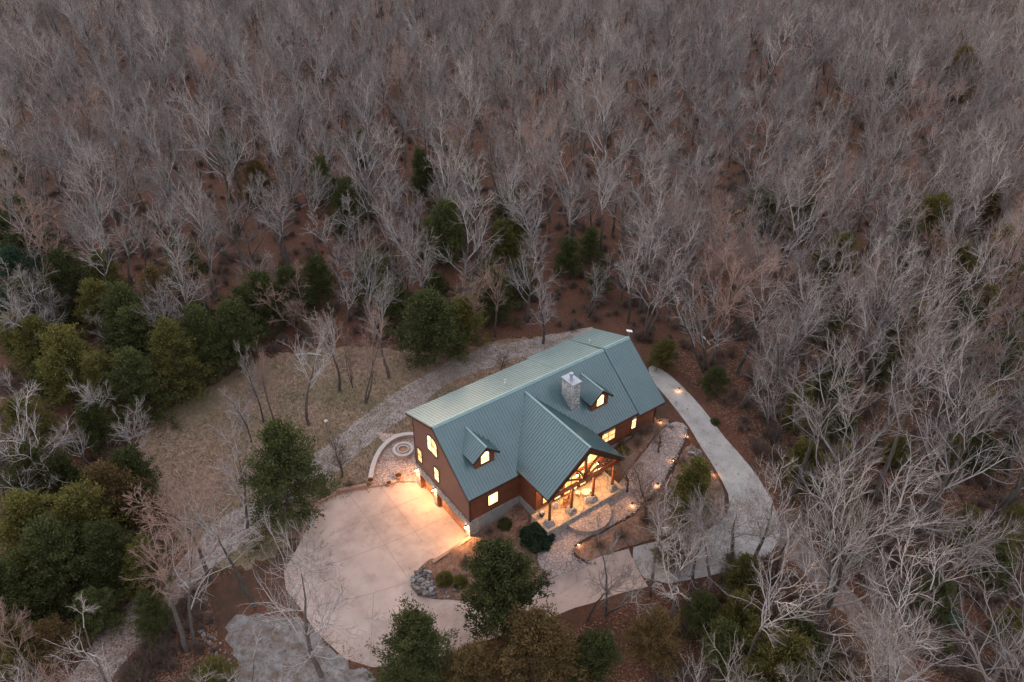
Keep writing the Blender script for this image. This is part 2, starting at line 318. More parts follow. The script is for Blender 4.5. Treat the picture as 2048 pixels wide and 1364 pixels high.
drive_poly = [(1.3,-5.9),(1.3,4.6)]+[tuple(p) for p in G([(842,965),(800,966),(775,969),(735,975),(690,985),(655,997),(636,1012),(622,1040),(605,1075),(588,1110),(568,1145),(572,1180),(600,1215),(630,1262),(690,1318),(745,1335),(850,1326),(950,1288),(1050,1258),(1150,1216),(1296,1174)])]+[tuple(p) for p in G([(1257,1098)])]+[tuple(p) for p in G([(1205,1112),(1150,1135),(1120,1150),(1090,1165),(1000,1205),(905,1198),(868,1197),(838,1190),(822,1172),(832,1150),(862,1125)])]+[(-1,-5.9)]
drive = drape('driveway', np.array(drive_poly), M['drive'], off=.07)
for L in ([(694,985),(735,1038),(770,1090),(819,1162)],[(756,968),(790,1010),(850,1090)],[(819,1164),(760,1183),(700,1200),(610,1215)],[(748,1188),(744,1250),(740,1326)],[(826,1178),(829,1240),(835,1326)],[(735,1038),(790,1015),(846,992)],[(655,1075),(700,1050),(735,1038)],[(770,1090),(840,1060),(890,1035)],[(770,1090),(690,1120),(600,1152)],[(1150,1136),(1165,1210)],[(1000,1206),(1020,1264)],[(930,1200),(935,1292)]):
    c = resamp(G(L), .8)
    if len(c) > 2: drape('expansion_joint', ribbon(c, .04), M['joint'], off=.076, thick=.004, parent=drive)
drape('asphalt_apron', smooth_poly(G([(452,1252),(480,1226),(555,1234),(612,1236),(650,1285),(690,1324),(750,1342),(750,1410),(480,1410),(470,1310),(448,1268)]), 1, .22), M['asphalt'], off=.045)
# ------------------------------------------------------------------ beds, flagstones, patio
flag_poly = G([(1104,1068),(1130,1046),(1225,985),(1265,935),(1312,872),(1345,842),(1374,850),(1374,872),(1346,927),(1320,977),(1290,1003),(1262,1030),(1215,1056),(1160,1082),(1142,1098),(1152,1120),(1185,1132),(1120,1150),(1090,1163),(1082,1140),(1072,1112),(1084,1088)])
drape('flagstone_walk', smooth_poly(flag_poly, 1), M['flag'], off=.08, thick=.2)
bed1 = [(.55,-6.25),(6.9,-6.0),(6.9,-8.9),(6.4,-11.0)]+[tuple(p) for p in G([(1100,1072),(1078,1100),(1072,1118),(1085,1140),(1100,1158),(1052,1196),(985,1211),(905,1200),(868,1199),(836,1192),(821,1173),(832,1149),(862,1126)])]+[(-3.5,-6.3)]
drape('garden_bed', np.array(bed1), M['bed'], fn=hb, off=.03, cell=.5, thick=.5)
drape('mulch_island', smooth_poly(G([(1144,1100),(1165,1088),(1215,1062),(1262,1036),(1300,1010),(1330,985),(1352,935),(1378,880),(1400,905),(1435,960),(1452,1000),(1445,1038),(1395,1062),(1300,1080),(1255,1094),(1190,1122),(1158,1118)]), 1, .08), M['bed'], off=.11, thick=.12)
drape('mulch_border', smooth_poly(G([(1235,905),(1290,850),(1316,838),(1345,840),(1310,870),(1262,932),(1246,945)]), 1, .08), M['bed'], off=.11, thick=.12)
patio_poly = [(.4,5.0)]+[tuple(p) for p in G([(840,963),(800,964),(770,969),(740,975),(742,955),(750,925),(765,898),(790,880),(826,872)])]+[(.4,15.5)]
drape('patio', np.array(patio_poly), M['patio'], off=.10, thick=.2)

# ------------------------------------------------------------------ HOUSE
RS = (11.19-6.03)/6.62; BS = (11.19-9.25)/5.744
zf = lambda y: 11.19+RS*y if y < 0 else 11.19-BS*y
house = empty('log_house', (0, 0, 0), 'large log house with ribbed green metal roof, stone garage level and lit windows', 'house')
T = .16
def ribs(u0, u1, place, step=.36, w=.05, h=.045, mb=None, mi=0):
    n = int((u1-u0)/step)
    for i in range(1, n+1): place(u0+i*step)
def roof_panel(x0, x1, y0, z0, y1, z1, mb, thick=T, step=.36):
    n = Vector((0, -(z1-z0), y1-y0)).normalized()
    if n.z < 0: n = -n
    mb.prism([(x0,y0,z0),(x0,y1,z1),(x0,y1-n.y*thick,z1-n.z*thick),(x0,y0-n.y*thick,z0-n.z*thick)], (x1-x0,0,0))
    x = x0+.1
    while x < x1:
        a = Vector((x, y0, z0))+n*.02; b = Vector((x, y1, z1))+n*.02; mb.beam(a, b, 1*.06, .034, up=n); x += step
mb = MB(); roof_panel(0, 23.53, 0, 11.19, -6.62, 6.03, mb); roof_panel(0, 16.8, 0, 11.19, 5.744, 9.25, mb); roof_panel(16.8, 23.53, 0, 11.19, 6.15, 11.19-BS*6.15, mb)
roof = mb.build('roof', M['roof'], house)
mb = MB(); roof_panel(23.53, 27.6, 0, 11.33, -6.93, 11.33-RS*6.93, mb, .26); roof_panel(23.53, 27.6, 0, 11.32, 6.15, 11.20-BS*6.15, mb, .26)
roof2 = mb.build('roof', M['roof'], house); roof2['label'] = 'slightly raised roof section at the right end'
mb = MB(); mb.prism([(0,-.22,11.19-.22*RS+.09),(0,0,11.30),(0,.25,11.19-.25*BS+.09),(0,.25,11.19-.25*BS+.04),(0,0,11.22),(0,-.22,11.19-.22*RS+.04)], (23.5,0,0)); mb.build('ridge_cap', M['cap'], roof)
mb = MB(); mb.prism([(23.6,-.22,11.33-.22*RS+.09),(23.6,0,11.44),(23.6,.25,11.33-.25*BS+.09),(23.6,.25,11.33-.25*BS+.04),(23.6,0,11.36),(23.6,-.22,11.33-.22*RS+.04)], (4.02,0,0)); mb.build('ridge_cap', M['cap'], roof2)
# eave and rake fascia
def fascia(segs, par, h=.24):
    mb = MB()
    for a, b in segs: mb.beam(a, b, .06, h)
    mb.build('fascia', M['trim'], par)
fascia([((0,-6.60,5.83),(23.5,-6.60,5.83)), ((-.02,-6.6,5.87),(-.02,-.02,11.0)), ((-.02,.02,11.0),(-.02,5.72,9.08)), ((0,5.72,9.05),(16.8,5.72,9.05)), ((16.8,6.12,8.93),(23.5,6.12,8.93))], roof)
fascia([((23.56,-6.9,5.74),(27.6,-6.9,5.74)), ((27.62,-6.9,5.80),(27.62,-.02,11.08)), ((27.62,.02,11.06),(27.62,6.12,8.9)), ((23.56,6.12,8.88),(27.6,6.12,8.88))], roof2)
# walls
zt = lambda y: zf(y)-T*1.45
XW0, XW1, YW0, YW1, ZS = .46, 27.2, -6.0, 4.9, 2.13
MB().prism([(XW0+.02,YW0,ZS),(XW0+.02,YW0,zt(YW0)),(XW0+.02,0,zt(0)),(XW0+.02,YW1,zt(YW1)),(XW0+.02,YW1,ZS)], (XW1-XW0-.02,0,0)).build('wall', M['log'], house)
gw = MB().prism([(XW0-.05,YW0-.03,ZS-.02),(XW0-.05,YW0-.03,zt(YW0)-.03),(XW0-.05,0,zt(0)-.02),(XW0-.05,YW1+.03,zt(YW1)-.02),(XW0-.05,YW1+.03,ZS-.02)], (.07,0,0)).build('gable_wall', M['gable'], house)
for xc, y in ((XW0, YW0-.04), (XW0, YW1+.04), (XW1, YW0-.04)): MB().box(xc-.08, xc+.10, y-.07, y+.07, ZS-.02, zt(y)-.08).build('corner_board', M['trim'], house)
# stone and concrete base
mb = MB(); mb.box(1.45, 27.3, -6.12, 5.02, -2.2, 2.12, 1)
mb.box(.32, 1.45, -6.14, 5.04, 1.0, 2.11); mb.box(.32, 1.45, 4.15, 5.04, -2.2, 1.0); mb.box(.32, 1.45, .50, 1.12, -2.2, 1.0); mb.box(.32, 1.45, -6.14, -5.30, -2.2, 1.0)
mb.box(.26, .36, -6.2, 5.1, 2.0, 2.16); mb.build('stone_base', [M['stone'], M['conc']], house)
for y0, y1 in ((1.12, 4.15), (-5.30, .50)):
    w = y1-y0; mb = MB(); mb.box(.80, .90, y0+.06, y1-.06, -1.32, .92)
    nrow, ncol = 4, max(2, int(w/.75))
    for r_ in range(nrow):
        for c_ in range(ncol):
            a = y0+.14+(w-.28)*c_/ncol; b = y0+.14+(w-.28)*(c_+1)/ncol-.10; z = -1.25+r_*.54; mb.box(.765, .80, a, b, z, z+.42)
    gd = mb.build('garage_door', M['gdoor'], house)
    mb = MB(); mb.box(.36, .96, y1-.055, y1-.002, -1.32, .99); mb.box(.36, .96, y0+.002, y0+.055, -1.32, .99); mb.box(.36, .96, y0+.06, y1-.06, .93, .995); mb.build('door_frame', M['wood'], gd)
    MB().box(.72, .764, (y0+y1)/2-.12, (y0+y1)/2+.12, -1.02, -.96).build('handle', M['dark'], gd)
# windows ---------------------------------------------------------------
def window(parent, o, U, V, w, h, m, nx=1, ny=1, arch=0, top_band=0, fr=.09, label=None, outw=None):
    """o lower left corner on the wall, U right, V up; frame stands proud, pane inside"""
    U = Vector(U); V = Vector(V); n = Vector(outw); o = Vector(o)
    k = 8; top = [(w/2+math.cos(math.pi*i/k)*w/2, h-arch+math.sin(math.pi*i/k)*arch) for i in range(k+1)] if arch else [(w, h), (0, h)]
    outl = [(0, 0), (w, 0)]+top
    P = lambda a, b, d: o+U*a+V*b+n*d
    mb = MB(); m_ = len(outl); cx, cy = w/2, h/2
    ins = [(cx+(a-cx)*(1-2*fr/w), cy+(b-cy)*(1-2*fr/h)) for a, b in outl]
    vs = [P(a, b, .0) for a, b in outl]+[P(a, b, .06) for a, b in outl]+[P(a, b, .06) for a, b in ins]+[P(a, b, .02) for a, b in ins]
    fs = []
    for i in range(m_):
        j = (i+1) % m_; fs += [(i, j, m_+j, m_+i), (m_+i, m_+j, 2*m_+j, 2*m_+i), (2*m_+i, 2*m_+j, 3*m_+j, 3*m_+i)]
    mb.add(vs, fs)
    for i in range(1, nx): x = w*i/nx; mb.beam(P(x, fr, .045), P(x, h-fr, .045), .05, .04, up=n)
    for i in range(1, ny): y = h*i/ny; mb.beam(P(fr, y, .045), P(w-fr, y, .045), .05, .04, up=n)
    wo = mb.build('window', M['trim'], parent)
    if label: wo['label'] = label
    if top_band: 
        MB().prism([P(fr, h-top_band, .022), P(w-fr, h-top_band, .022), P(w-fr, h-fr, .022), P(fr, h-fr, .022)], n*.008).build('top_band', M['top_band'], wo)
    MB().prism([P(a, b, .005) for a, b in ins], n*.012).build('pane', m, wo)
    return wo
gx = XW0-.05
kw = dict(U=(0,-1,0), V=(0,0,1), outw=(-1,0,0))
window(house, (gx, 2.0, 6.6), w=2.12, h=2.35, m=M['win_hot'], nx=2, ny=2, arch=.62, label='arched four-light window high in the garage gable', **kw)
window(house, (gx, 4.42, 3.0), w=1.05, h=2.0, m=M['win_warm'], ny=2, **kw)
window(house, (gx, .88, 2.9), w=1.08, h=2.0, m=M['win_hot'], ny=2, **kw)
kf = dict(U=(1,0,0), V=(0,0,1), outw=(0,-1,0))
window(house, (2.75, YW0-.01, 2.98), w=1.35, h=1.62, m=M['win_dormer'], label='brightest square window beside the porch', **kf)
window(house, (18.6, YW0-.01, 3.2), w=2.15, h=2.3, m=M['win_warm'], nx=2, ny=3, top_band=.75, label='wide window with half-lowered grey blinds', **kf)
window(house, (23.25, YW0-.01, 3.1), w=.85, h=2.2, m=M['win_hot'], ny=2, top_band=.75, **kf)  # grey band paints the reflection in the upper pane
# dormers ----------------------------------------------------------------
for dx in (3.40, 19.2):
    hw = 1.22; yf_ = -4.62; zb = zf(yf_)-.05; ze = 8.86; zr = 10.10
    sl = (10.28-8.89)/1.67
    w_ = MB().prism([(dx-hw, yf_, zb), (dx+hw, yf_, zb), (dx+hw, yf_, 10.28-sl*hw-.16), (dx, yf_, 10.12), (dx-hw, yf_, 10.28-sl*hw-.16)], (0, 3.3, 0)).build('dormer', M['log'], house)
    mb = MB()
    for s in (-1, 1):
        n = Vector((s*sl, 0, 1)).normalized()
        yb0 = (10.28-11.19)/RS; yb1 = (8.89-11.19)/RS
        a = Vector((dx, -4.97, 10.28)); b = Vector((dx+s*1.67, -4.97, 8.89)); c = Vector((dx+s*1.67, yb1+.12, 8.89)); d = Vector((dx, yb0+.12, 10.28))
        mb.prism([a, b, c, d], -n*.12)
        y = -4.9
        while y < yb0:
            q = min(1, max(.05, (y-yb0)/(yb1-yb0))) if y > yb1 else 1
            p0 = Vector((dx, y, 10.28))+n*.015; p1 = Vector((dx+s*1.67*q, y, 10.28-1.39*q))+n*.015; mb.beam(p0, p1, .055, .06, up=n); y += .33
    ro = mb.build('dormer_roof', M['roof'], w_)
    mb = MB(); mb.beam((dx, -4.98, 10.33), (dx, yb0, 10.33), .22, .05)
    mb.build('dormer_ridge', M['cap'], w_)
    mb = MB()
    for s in (-1, 1): mb.beam((dx, -4.99, 10.12), (dx+s*1.66, -4.99, 8.74), .05, .22)
    mb.build('rake_board', M['rake'], w_)
    window(w_, (dx-.58, yf_-.01, 7.92), w=1.16, h=1.62, m=M['win_dormer'], ny=2, arch=.42, **kf)
# chimney ---------------------------------------------------------------
ch = MB().box(15.63, 16.79, -3.81, -2.01, 7.5, 11.9).build('chimney', M['chim'], house)
MB().box(15.52, 16.9, -3.92, -1.9, 11.9, 11.99).build('chimney_cap', M['capmetal'], ch)
MB().lathe([(.0,0),(.30,0),(.30,.04),(.17,.05),(.17,.55),(.24,.56),(.24,.78),(0,.80)], (16.2,-2.85,11.99)).build('flue', M['capmetal'], ch)
# vent pipes on the back slope
def on_back(px, py):
    n = np.array([0, BS, 1.]); d = ray(px, py); t = (11.19-CAM@n)/(d@n); return CAM+d*t
for px, py in ((1010, 766), (1179, 686)):
    p = on_back(px, py); mb = MB(); mb.lathe([(.12,-.1),(.12,.06),(.06,.08),(.06,.5),(0,.5)], tuple(p), 10); mb.build('vent_pipe', M['white'], roof)
# great room and porch ----------------------------------------------------
PX, PH, PZ, PE = 11.64, 5.28, 10.76, 6.40; PS = (PZ-PE)/PH
zp = lambda x: PZ-PS*abs(x-PX)
x0, x1 = 6.95, 16.33
hall = MB().prism([(x0,-8.9,ZS),(x1,-8.9,ZS),(x1,-8.9,zp(x1)-.3),(PX,-8.9,PZ-.3),(x0,-8.9,zp(x0)-.3)], (0, 5.0, 0)).build('hall_wall', M['log'], house)
MB().box(x0-.08, x1+.08, -8.98, -5.9, -.8, 2.12).build('hall_base', M['conc'], house)
mb = MB()
for s in (-1, 1):
    n = Vector((s*PS, 0, 1)).normalized(); xe = PX+s*PH
    yb0 = (PZ-11.19)/RS; yb1 = (PE-11.19)/RS
    mb.prism([(PX,-11.53,PZ),(xe,-11.53,PE),(xe,yb1+.15,PE),(PX,yb0+.15,PZ)], -n*.07)
    y = -11.45
    while y < yb0:
        q = 1 if y < yb1 else max(.02, (y-yb0)/(yb1-yb0))
        mb.beam(Vector((PX,y,PZ))+n*.015, Vector((PX+s*PH*q, y, PZ-(PZ-PE)*q))+n*.015, .055, .06, up=n); y += .36
proof = mb.build('porch_roof', M['roof'], house)
MB().beam((PX,-11.55,PZ+.06),(PX,yb0,PZ+.06),.26,.05).build('ridge_cap', M['cap'], proof)
mb = MB()
for s in (-1, 1):
    n = Vector((s*PS, 0, 1)).normalized(); xe = PX+s*PH
    a = Vector((PX,-11.44,PZ))-n*.075; b = Vector((xe,-11.44,PE))-n*.075; c = Vector((xe,-6.0,PE))-n*.075; d = Vector((PX,-6.0,PZ))-n*.075
    mb.prism([a, b, c, d], -n*.07)
mb.build('soffit', M['soffit'], proof)
mb = MB()
for s in (-1, 1):
    xe = PX+s*(PH+.02); mb.prism([(PX,-11.50,PZ+.02),(xe,-11.50,PE+.02),(xe,-11.50,PE-.38),(PX+s*(PH-.75),-11.50,PE+.62-.62),(PX,-11.50,PZ-.85)], (0,-.06,0))
mb.build('rake_board', M['rake'], proof)
for s in (-1, 1): MB().beam((PX+s*(PH-.02),-11.45,PE-.12),(PX+s*(PH-.02),-6.1,PE-.12),.07,.22).build('fascia', M['trim'], proof)
YP = -11.05
MB().tube([(x0-.2,YP,5.9),(x1+.2,YP,5.9)], .22, 12).build('tie_beam', M['wood'], house, smooth=True)
for i, x in enumerate((7.08, 10.05, 13.03, 15.85)):
    MB().tube([(x,YP,2.65),(x,YP,4.2),(x,YP,5.74)], [.17,.155,.15], 12).build('post', M['wood'], house, smooth=True)
    mb = MB(); mb.prism([(x-.5,YP-.45,.5),(x+.5,YP-.45,.5),(x+.5,YP+.45,.5),(x-.5,YP+.45,.5)], (0,0,1.6)); 
    mb.add([(x-.5,YP-.45,2.1),(x+.5,YP-.45,2.1),(x+.5,YP+.45,2.1),(x-.5,YP+.45,2.1),(x-.3,YP-.3,2.7),(x+.3,YP-.3,2.7),(x+.3,YP+.3,2.7),(x-.3,YP+.3,2.7)], [(4,5,6,7),(0,1,5,4),(1,2,6,5),(2,3,7,6),(3,0,4,7)])
    mb.build('pedestal', M['stone'], house, fixn=False)
kp = MB().tube([(PX,YP,6.0),(PX,YP,8.2),(PX,YP,9.9)], [.20,.17,.15], 10).build('king_post', M['wood'], house, smooth=True)
def arc(p0, p1, p2, n=9): return [tuple((1-t)**2*Vector(p0)+2*t*(1-t)*Vector(p1)+t*t*Vector(p2)) for t in np.linspace(0, 1, n)]
for s in (-1, 1):
    MB().tube(arc((PX+s*.1,YP,6.1),(PX+s*.5,YP,7.6),(PX+s*2.2,YP,zp(PX+2.2)-.35)), .13, 8).build('curved_brace', M['wood'], house, smooth=True)
    MB().tube(arc((PX+s*.2,YP,6.0),(PX+s*1.5,YP,6.9),(PX+s*3.5,YP,zp(PX+3.5)-.35)), .12, 8).build('curved_brace', M['wood'], house, smooth=True)
    MB().beam((PX,YP,PZ-.42),(PX+s*(PH-.35),YP,PE+.29-.42),.2,.3).build('rafter', M['wood'], house)
    MB().beam((PX+s*4.6,-8.9,5.95),(PX+s*4.6,YP,5.95),.22,.26).build('side_beam', M['wood'], house)
MB().beam((PX,-8.9,PZ-.38),(PX,YP,PZ-.38),.2,.3).build('ridge_beam', M['wood'], house)
# hall front: glass bays between log posts
for xa, xb, za, zb_ in ((7.75,8.95,2.7,4.7),(9.35,10.35,2.25,4.75),(12.95,13.95,2.25,4.75),(14.3,15.5,2.7,4.7)):
    window(house, (xa,-8.93,za), w=xb-xa, h=zb_-za, m=M['win_glass'], ny=2, **kf)
dr = MB().box(10.6,12.7,-9.0,-8.92,2.15,4.75).build('front_door', M['wood'], house)
MB().box(10.8,11.55,-9.03,-8.99,2.4,4.5).build('pane', M['win_glass'], dr); MB().box(11.75,12.5,-9.03,-8.99,2.4,4.5).build('pane', M['win_glass'], dr); MB().box(11.60,11.64,-9.1,-9.03,3.3,3.5).build('handle', M['dark'], dr)
def trap(xa, xb, z0, label=None):
    za, zb_ = zp(xa)-.75, zp(xb)-.75; y = -8.93
    pts = [(xa,y,z0),(xb,y,z0),(xb,y,zb_),(xa,y,za)]
    mb = MB(); 
    for a, b in zip(pts, pts[1:]+pts[:1]): mb.beam(a, b, .12, .12)
    f = mb.build('gable_window', M['wood'], house); MB().prism(pts, (0,.02,0)).build('pane', M['win_glass'], f)
for xa, xb in ((8.0,9.6),(9.8,11.5),(11.78,13.5),(13.7,15.3)): trap(xa, xb, 5.15)
# porch floor, step
mb = MB(); mb.box(6.3, 17.0, -11.75, -8.98, 1.2, 2.0); mb.box(16.42, 17.0, -8.98, -6.12, 1.2, 2.0); mb.box(6.3, 6.86, -11.75, -8.98, .3, 1.2)
pf = mb.build('porch_floor', [M['porchfl']], house)
mb = MB(); mb.box(6.22, 17.06, -11.86, -11.76, .6, 2.03); mb.build('porch_edge', M['stone'], house)
k = 20; cx_, cy_, rr = 11.6, -11.86, 2.75
mb = MB(); mb.prism([(cx_+rr*math.cos(math.pi+math.pi*i/k), cy_+rr*.92*math.sin(math.pi+math.pi*i/k), .4) for i in range(k+1)], (0,0,1.2)); mb.build('round_step', M['flag'], house)
# lamps ----------------------------------------------------------------
def point(loc, e, col, r=.08, par=None, name='bulb', lim=None):
    l = bpy.data.lights.new(name, 'POINT'); l.energy = e; l.color = col; l.shadow_soft_size = r
    o = bpy.data.objects.new(name, l); COL.objects.link(o); o.location = loc; setp(o, par); return o
def spot(loc, e, col, par):
    l = bpy.data.lights.new('bulb', 'SPOT'); l.energy = e*1.1; l.color = col; l.shadow_soft_size = .05; l.spot_size = R(150); l.spot_blend = .35
    o = bpy.data.objects.new('bulb', l); COL.objects.link(o); o.location = loc; o.rotation_euler = Vector((.28, 0, 1)).to_track_quat('Z', 'Y').to_euler(); setp(o, par)
WARM = (1, .50, .19)
for y, e in ((4.62, 190), (.82, 190), (-5.72, 190)):
    z = 1.35
    mb = MB(); mb.box(.12, .32, y-.05, y+.05, z+.10, z+.20); mb.lathe([(0,.16),(.13,.10),(.13,.07),(0,.07)], (.06,y,z), 10)
    lo = mb.build('wall_lamp', M['dark'], house); MB().lathe([(0,.07),(.085,.06),(.10,-.12),(0,-.16)], (.06,y,z), 10).build('lamp_glass', M['lamp'], lo)
    spot((-.10,y,z-.02), e, WARM, lo)
for x in (8.6, 11.64, 14.6):
    lo = MB().lathe([(0,.3),(.02,.3),(.02,.12),(.16,.05),(.16,0),(0,0)], (x,-9.9,5.75), 10).build('pendant_lamp', M['dark'], house)
    MB().lathe([(0,0),(.12,-.02),(.1,-.16),(0,-.2)], (x,-9.9,5.72), 10).build('lamp_glass', M['lamp'], lo); point((x,-9.9,5.3), 105, (1,.54,.21), .12, lo)
# ------------------------------------------------------------------ retaining wall, timbers, seat wall, fire pit, pots
mb = MB(); n = 14
for i in range(n):
    xa = .28-4.7*i/n; xb = .28-4.7*(i+1)/n; top = .06-.66*(i+.5)/n; mb.box(xb+.02, xa, -6.42, -6.14, -1.6, top); 
mb.prism([(.28,-6.46,.06),(-4.42,-6.46,-.60),(-4.42,-6.46,-.52),(.28,-6.46,.14)], (0,.36,0), 1)
tag(mb.build('retaining_wall', [M['stone'], M['timber']]), 'low retaining wall with timber cap running out from the garage corner', 'retaining wall')
def wallpoly(cs, w, h, name, mats, mbz=-.3, capw=.06):
    c = resamp(cs, .35); t = np.gradient(c, axis=0); t /= np.linalg.norm(t, axis=1)[:, None]; nn = np.stack([-t[:, 1], t[:, 0]], 1); z = hg(c[:, 0], c[:, 1])
    V = []; F = []; m_ = len(c)
    for wi, z0, z1 in ((w/2, mbz, h), (w/2+capw, h, h+.09)):
        b = len(V)
        for i in range(m_):
            for s, zz in ((-1, z0), (1, z0), (1, z1), (-1, z1)): V.append((*(c[i]+nn[i]*s*wi), z[i]+zz))
        for i in range(m_-1):
            for j in range(4): F.append((b+i*4+j, b+i*4+(j+1) % 4, b+(i+1)*4+(j+1) % 4, b+(i+1)*4+j))
        F += [(b, b+1, b+2, b+3), tuple(b+(m_-1)*4+q for q in (3, 2, 1, 0))]
    mb = MB(); mb.add(V, F); mb.m = [0]*(len(F)//2)+[1]*(len(F)-len(F)//2); return mb.build(name, mats)
M['seat'] = stone_mat('seat_wall_stone', [(.36, .26, .20), (.46, .34, .27), (.40, .28, .21)], (.20, .14, .10), 4, bump=.6)
M['capst'] = mat('cap_stone', [(.42, .36, .33), (.50, .44, .40)], scale=2.5, rough=.85)
sw = [g(a, b, .65)[:2] for a, b in ((741,955),(744,938),(750,918),(760,899),(775,882),(797,870),(818,867),(836,868))]
tag(wallpoly(sw, .42, .62, 'seat_wall', [M['seat'], M['capst']]), 'curved stone seat wall with pale cap around the fire pit patio', 'garden wall')
fp = g(807, 905); c = (fp[0], fp[1], fp[2])
fpe = empty('fire_pit', c, 'round stone fire pit on the patio left of the house', 'fire pit')
MB().lathe([(1.22,-.1),(1.22,.52),(.62,.52),(.62,.05),(0,.05)], c, 28).build('ring', M['seat'], fpe)
MB().lathe([(1.28,.52),(1.28,.62),(.95,.625),(.95,.52)], c, 28).build('cap_ring', M['capst'], fpe)
mb = MB(); mb.lathe([(.68,.55),(.68,.64),(.56,.64),(.56,.5)], c, 24, 0); mb.build('fire_bowl_rim', M['capst'], fpe)
mb = MB(); mb.lathe([(.56,.45),(.3,.48),(0,.5)], c, 20); mb.build('ash_bed', M['pot'], fpe)
def pot(px, py, label, r=.3, h=.45, plant=False):
    p = g(px, py, .1); p[2] -= .02
    e = empty('planter', tuple(p), label, 'planter', None)
    MB().lathe([(0,0),(r*.65,0),(r*.95,h*.85),(r*1.08,h*.86),(r*1.08,h),(r*.9,h),(r*.88,h*.8)], p, 18).build('pot', M['pot'], e, smooth=False)
    MB().lathe([(r*.87,h*.82),(0,h*.86)], p, 14).build('soil', M['soil'], e)
    return e
pot(797, 957, 'round clay pot standing where patio meets garage apron', .42, .6)
pot(741, 966, 'dark topped pot at the open end of the seat wall', .38, .55)
pot(778, 969, 'small clay pot on the driveway edge between two larger pots', .30, .35)
def timber(pts, label, h=.32, w=.26):
    mb = MB(); q = [g(a, b) for a, b in pts]
    for a, b in zip(q, q[1:]): mb.beam((a[0],a[1],a[2]+h/2+.05), (b[0],b[1],b[2]+h/2+.05), w, h)
    tag(mb.build('landscape_timber', M['timber']), label, 'edging timber', 'timbers edging the driveway')
timber([(672,987),(734,975)], 'straight raised timber nearest the seat wall on the driveway edge', .5, .4)
timber([(637,1008),(674,989)], 'shorter timber at the upper left driveway corner', .35)
timber([(734,977),(790,968)], 'thin timber between the patio and the driveway', .14, .14)
timber([(600,1080),(612,1052),(622,1030),(636,1010)], 'curving timber edging down the left side of the driveway behind the big cedar', .3)
# boulders and rocks
def rockmesh(seed):
    b = bmesh.new(); bmesh.ops.create_icosphere(b, subdivisions=2, radius=1); r = np.random.default_rng(seed)
    pl = [(r.normal(0, 1, 3), r.uniform(.55, .85)) for _ in range(9)]; pl = [(a/np.linalg.norm(a), d) for a, d in pl]
    for v in b.verts:
        p = np.array(v.co)
        for a, d in pl:
            t = p@a
            if t > d: p = p-a*(t-d)
        v.co = p*np.array([1, .75, .6])+r.normal(0, .02, 3)
    me = bpy.data.meshes.new('rock'); b.to_mesh(me); b.free(); me.materials.append(M['rock']); return me
RM = [rockmesh(i) for i in range(6)]
def rocks(pts, label, group, s0, s1, fn=hg, off=.0, seed=0):
    r = np.random.default_rng(seed)
    for p in pts:
        o = bpy.data.objects.new('rock', RM[r.integers(6)]); COL.objects.link(o); s = r.uniform(s0, s1)
        o.location = (p[0], p[1], float(fn(p[0], p[1]))+s*.25+off); o.scale = (s, s*r.uniform(.7, 1.1), s*r.uniform(.6, 1)); o.rotation_euler = (r.normal(0, .2), r.normal(0, .2), r.uniform(0, 6.28))
        tag(o, label, 'rock', group)
rr_ = np.random.default_rng(5)
def inpoly(x, y, P):
    x = np.asarray(x); y = np.asarray(y); r = np.zeros(x.shape, bool); n = len(P); j = n-1
    for i in range(n):
        xi, yi = P[i][:2]; xj, yj = P[j][:2]
        c = ((yi > y) != (yj > y)) & (x < (xj-xi)*(y-yi)/((yj-yi) if yj != yi else 1e-9)+xi); r ^= c; j = i
    return r
def scatter(px_poly, n, seed=0, fn=hg, mind=.5):
    P = np.array([g(a, b, 0, fn)[:2] for a, b in px_poly]); r = np.random.default_rng(seed); out = []; lo, hi = P.min(0), P.max(0); t = 0
    while len(out) < n and t < n*60:
        t += 1; q = r.uniform(lo, hi)
        if inpoly(q[0], q[1], P) and all(np.hypot(*(q-o)) > mind for o in out): out.append(q)
    return out
rocks(scatter([(826,1152),(850,1132),(862,1150),(868,1190),(845,1190),(826,1172)], 60, 1, hb, .30), 'grey boulder in the rock pile at the tip of the bed between the drives', 'boulders at the bed tip', .18, .46, hb, .05, 1)
rocks(scatter([(865,1175),(910,1180),(905,1197),(868,1197)], 14, 2, hb, .5), 'pale rock along the lower edge of the bed below the garage', 'rocks along the lower bed edge', .16, .3, hb, .03, 2)
rocks(scatter([(402,1262),(440,1285),(470,1312),(462,1330),(430,1310),(400,1280)], 22, 3, hg, .5), 'whitish rock in the loose pile in the leaves beside the grey apron', 'loose rocks beside the apron', .16, .4, hg, .0, 3)
rocks(scatter([(1085,1140),(1104,1150),(1100,1165),(1082,1160)], 12, 4, hb, .4), 'grey rock in the small heap where the flagstones meet the driveway', 'rocks at the end of the flagstones', .2, .38, hb, .05, 4)
def edge_rocks(px, n, label, group, seed, s0=.14, s1=.26):
    P = resamp(G(px), .2); r = np.random.default_rng(seed); idx = np.linspace(0, len(P)-1, n).astype(int); rocks(P[idx]+r.normal(0, .08, (n, 2)), label, group, s0, s1, hg, .12, seed)
edge_rocks([(1374,852),(1372,875),(1346,927),(1318,978),(1292,1003),(1262,1032),(1215,1058)], 46, 'small stone edging the right side of the flagstone walk', 'stones edging the flagstone walk', 6)
edge_rocks([(1160,1086),(1142,1102),(1150,1120),(1190,1128)], 18, 'small stone edging the round left end of the mulch island', 'stones edging the mulch island', 7)
edge_rocks([(990,1086),(1010,1078),(1040,1062),(1060,1058)], 10, 'small stone at the edge of the bed below the log wall', 'stones in the front bed', 8)
rocks([g(1335,852)[:2], g(1343,857)[:2]], 'white rock at the top end of the flagstone walk', 'white rocks at the walk end', .4, .5, hg, .1, 9)
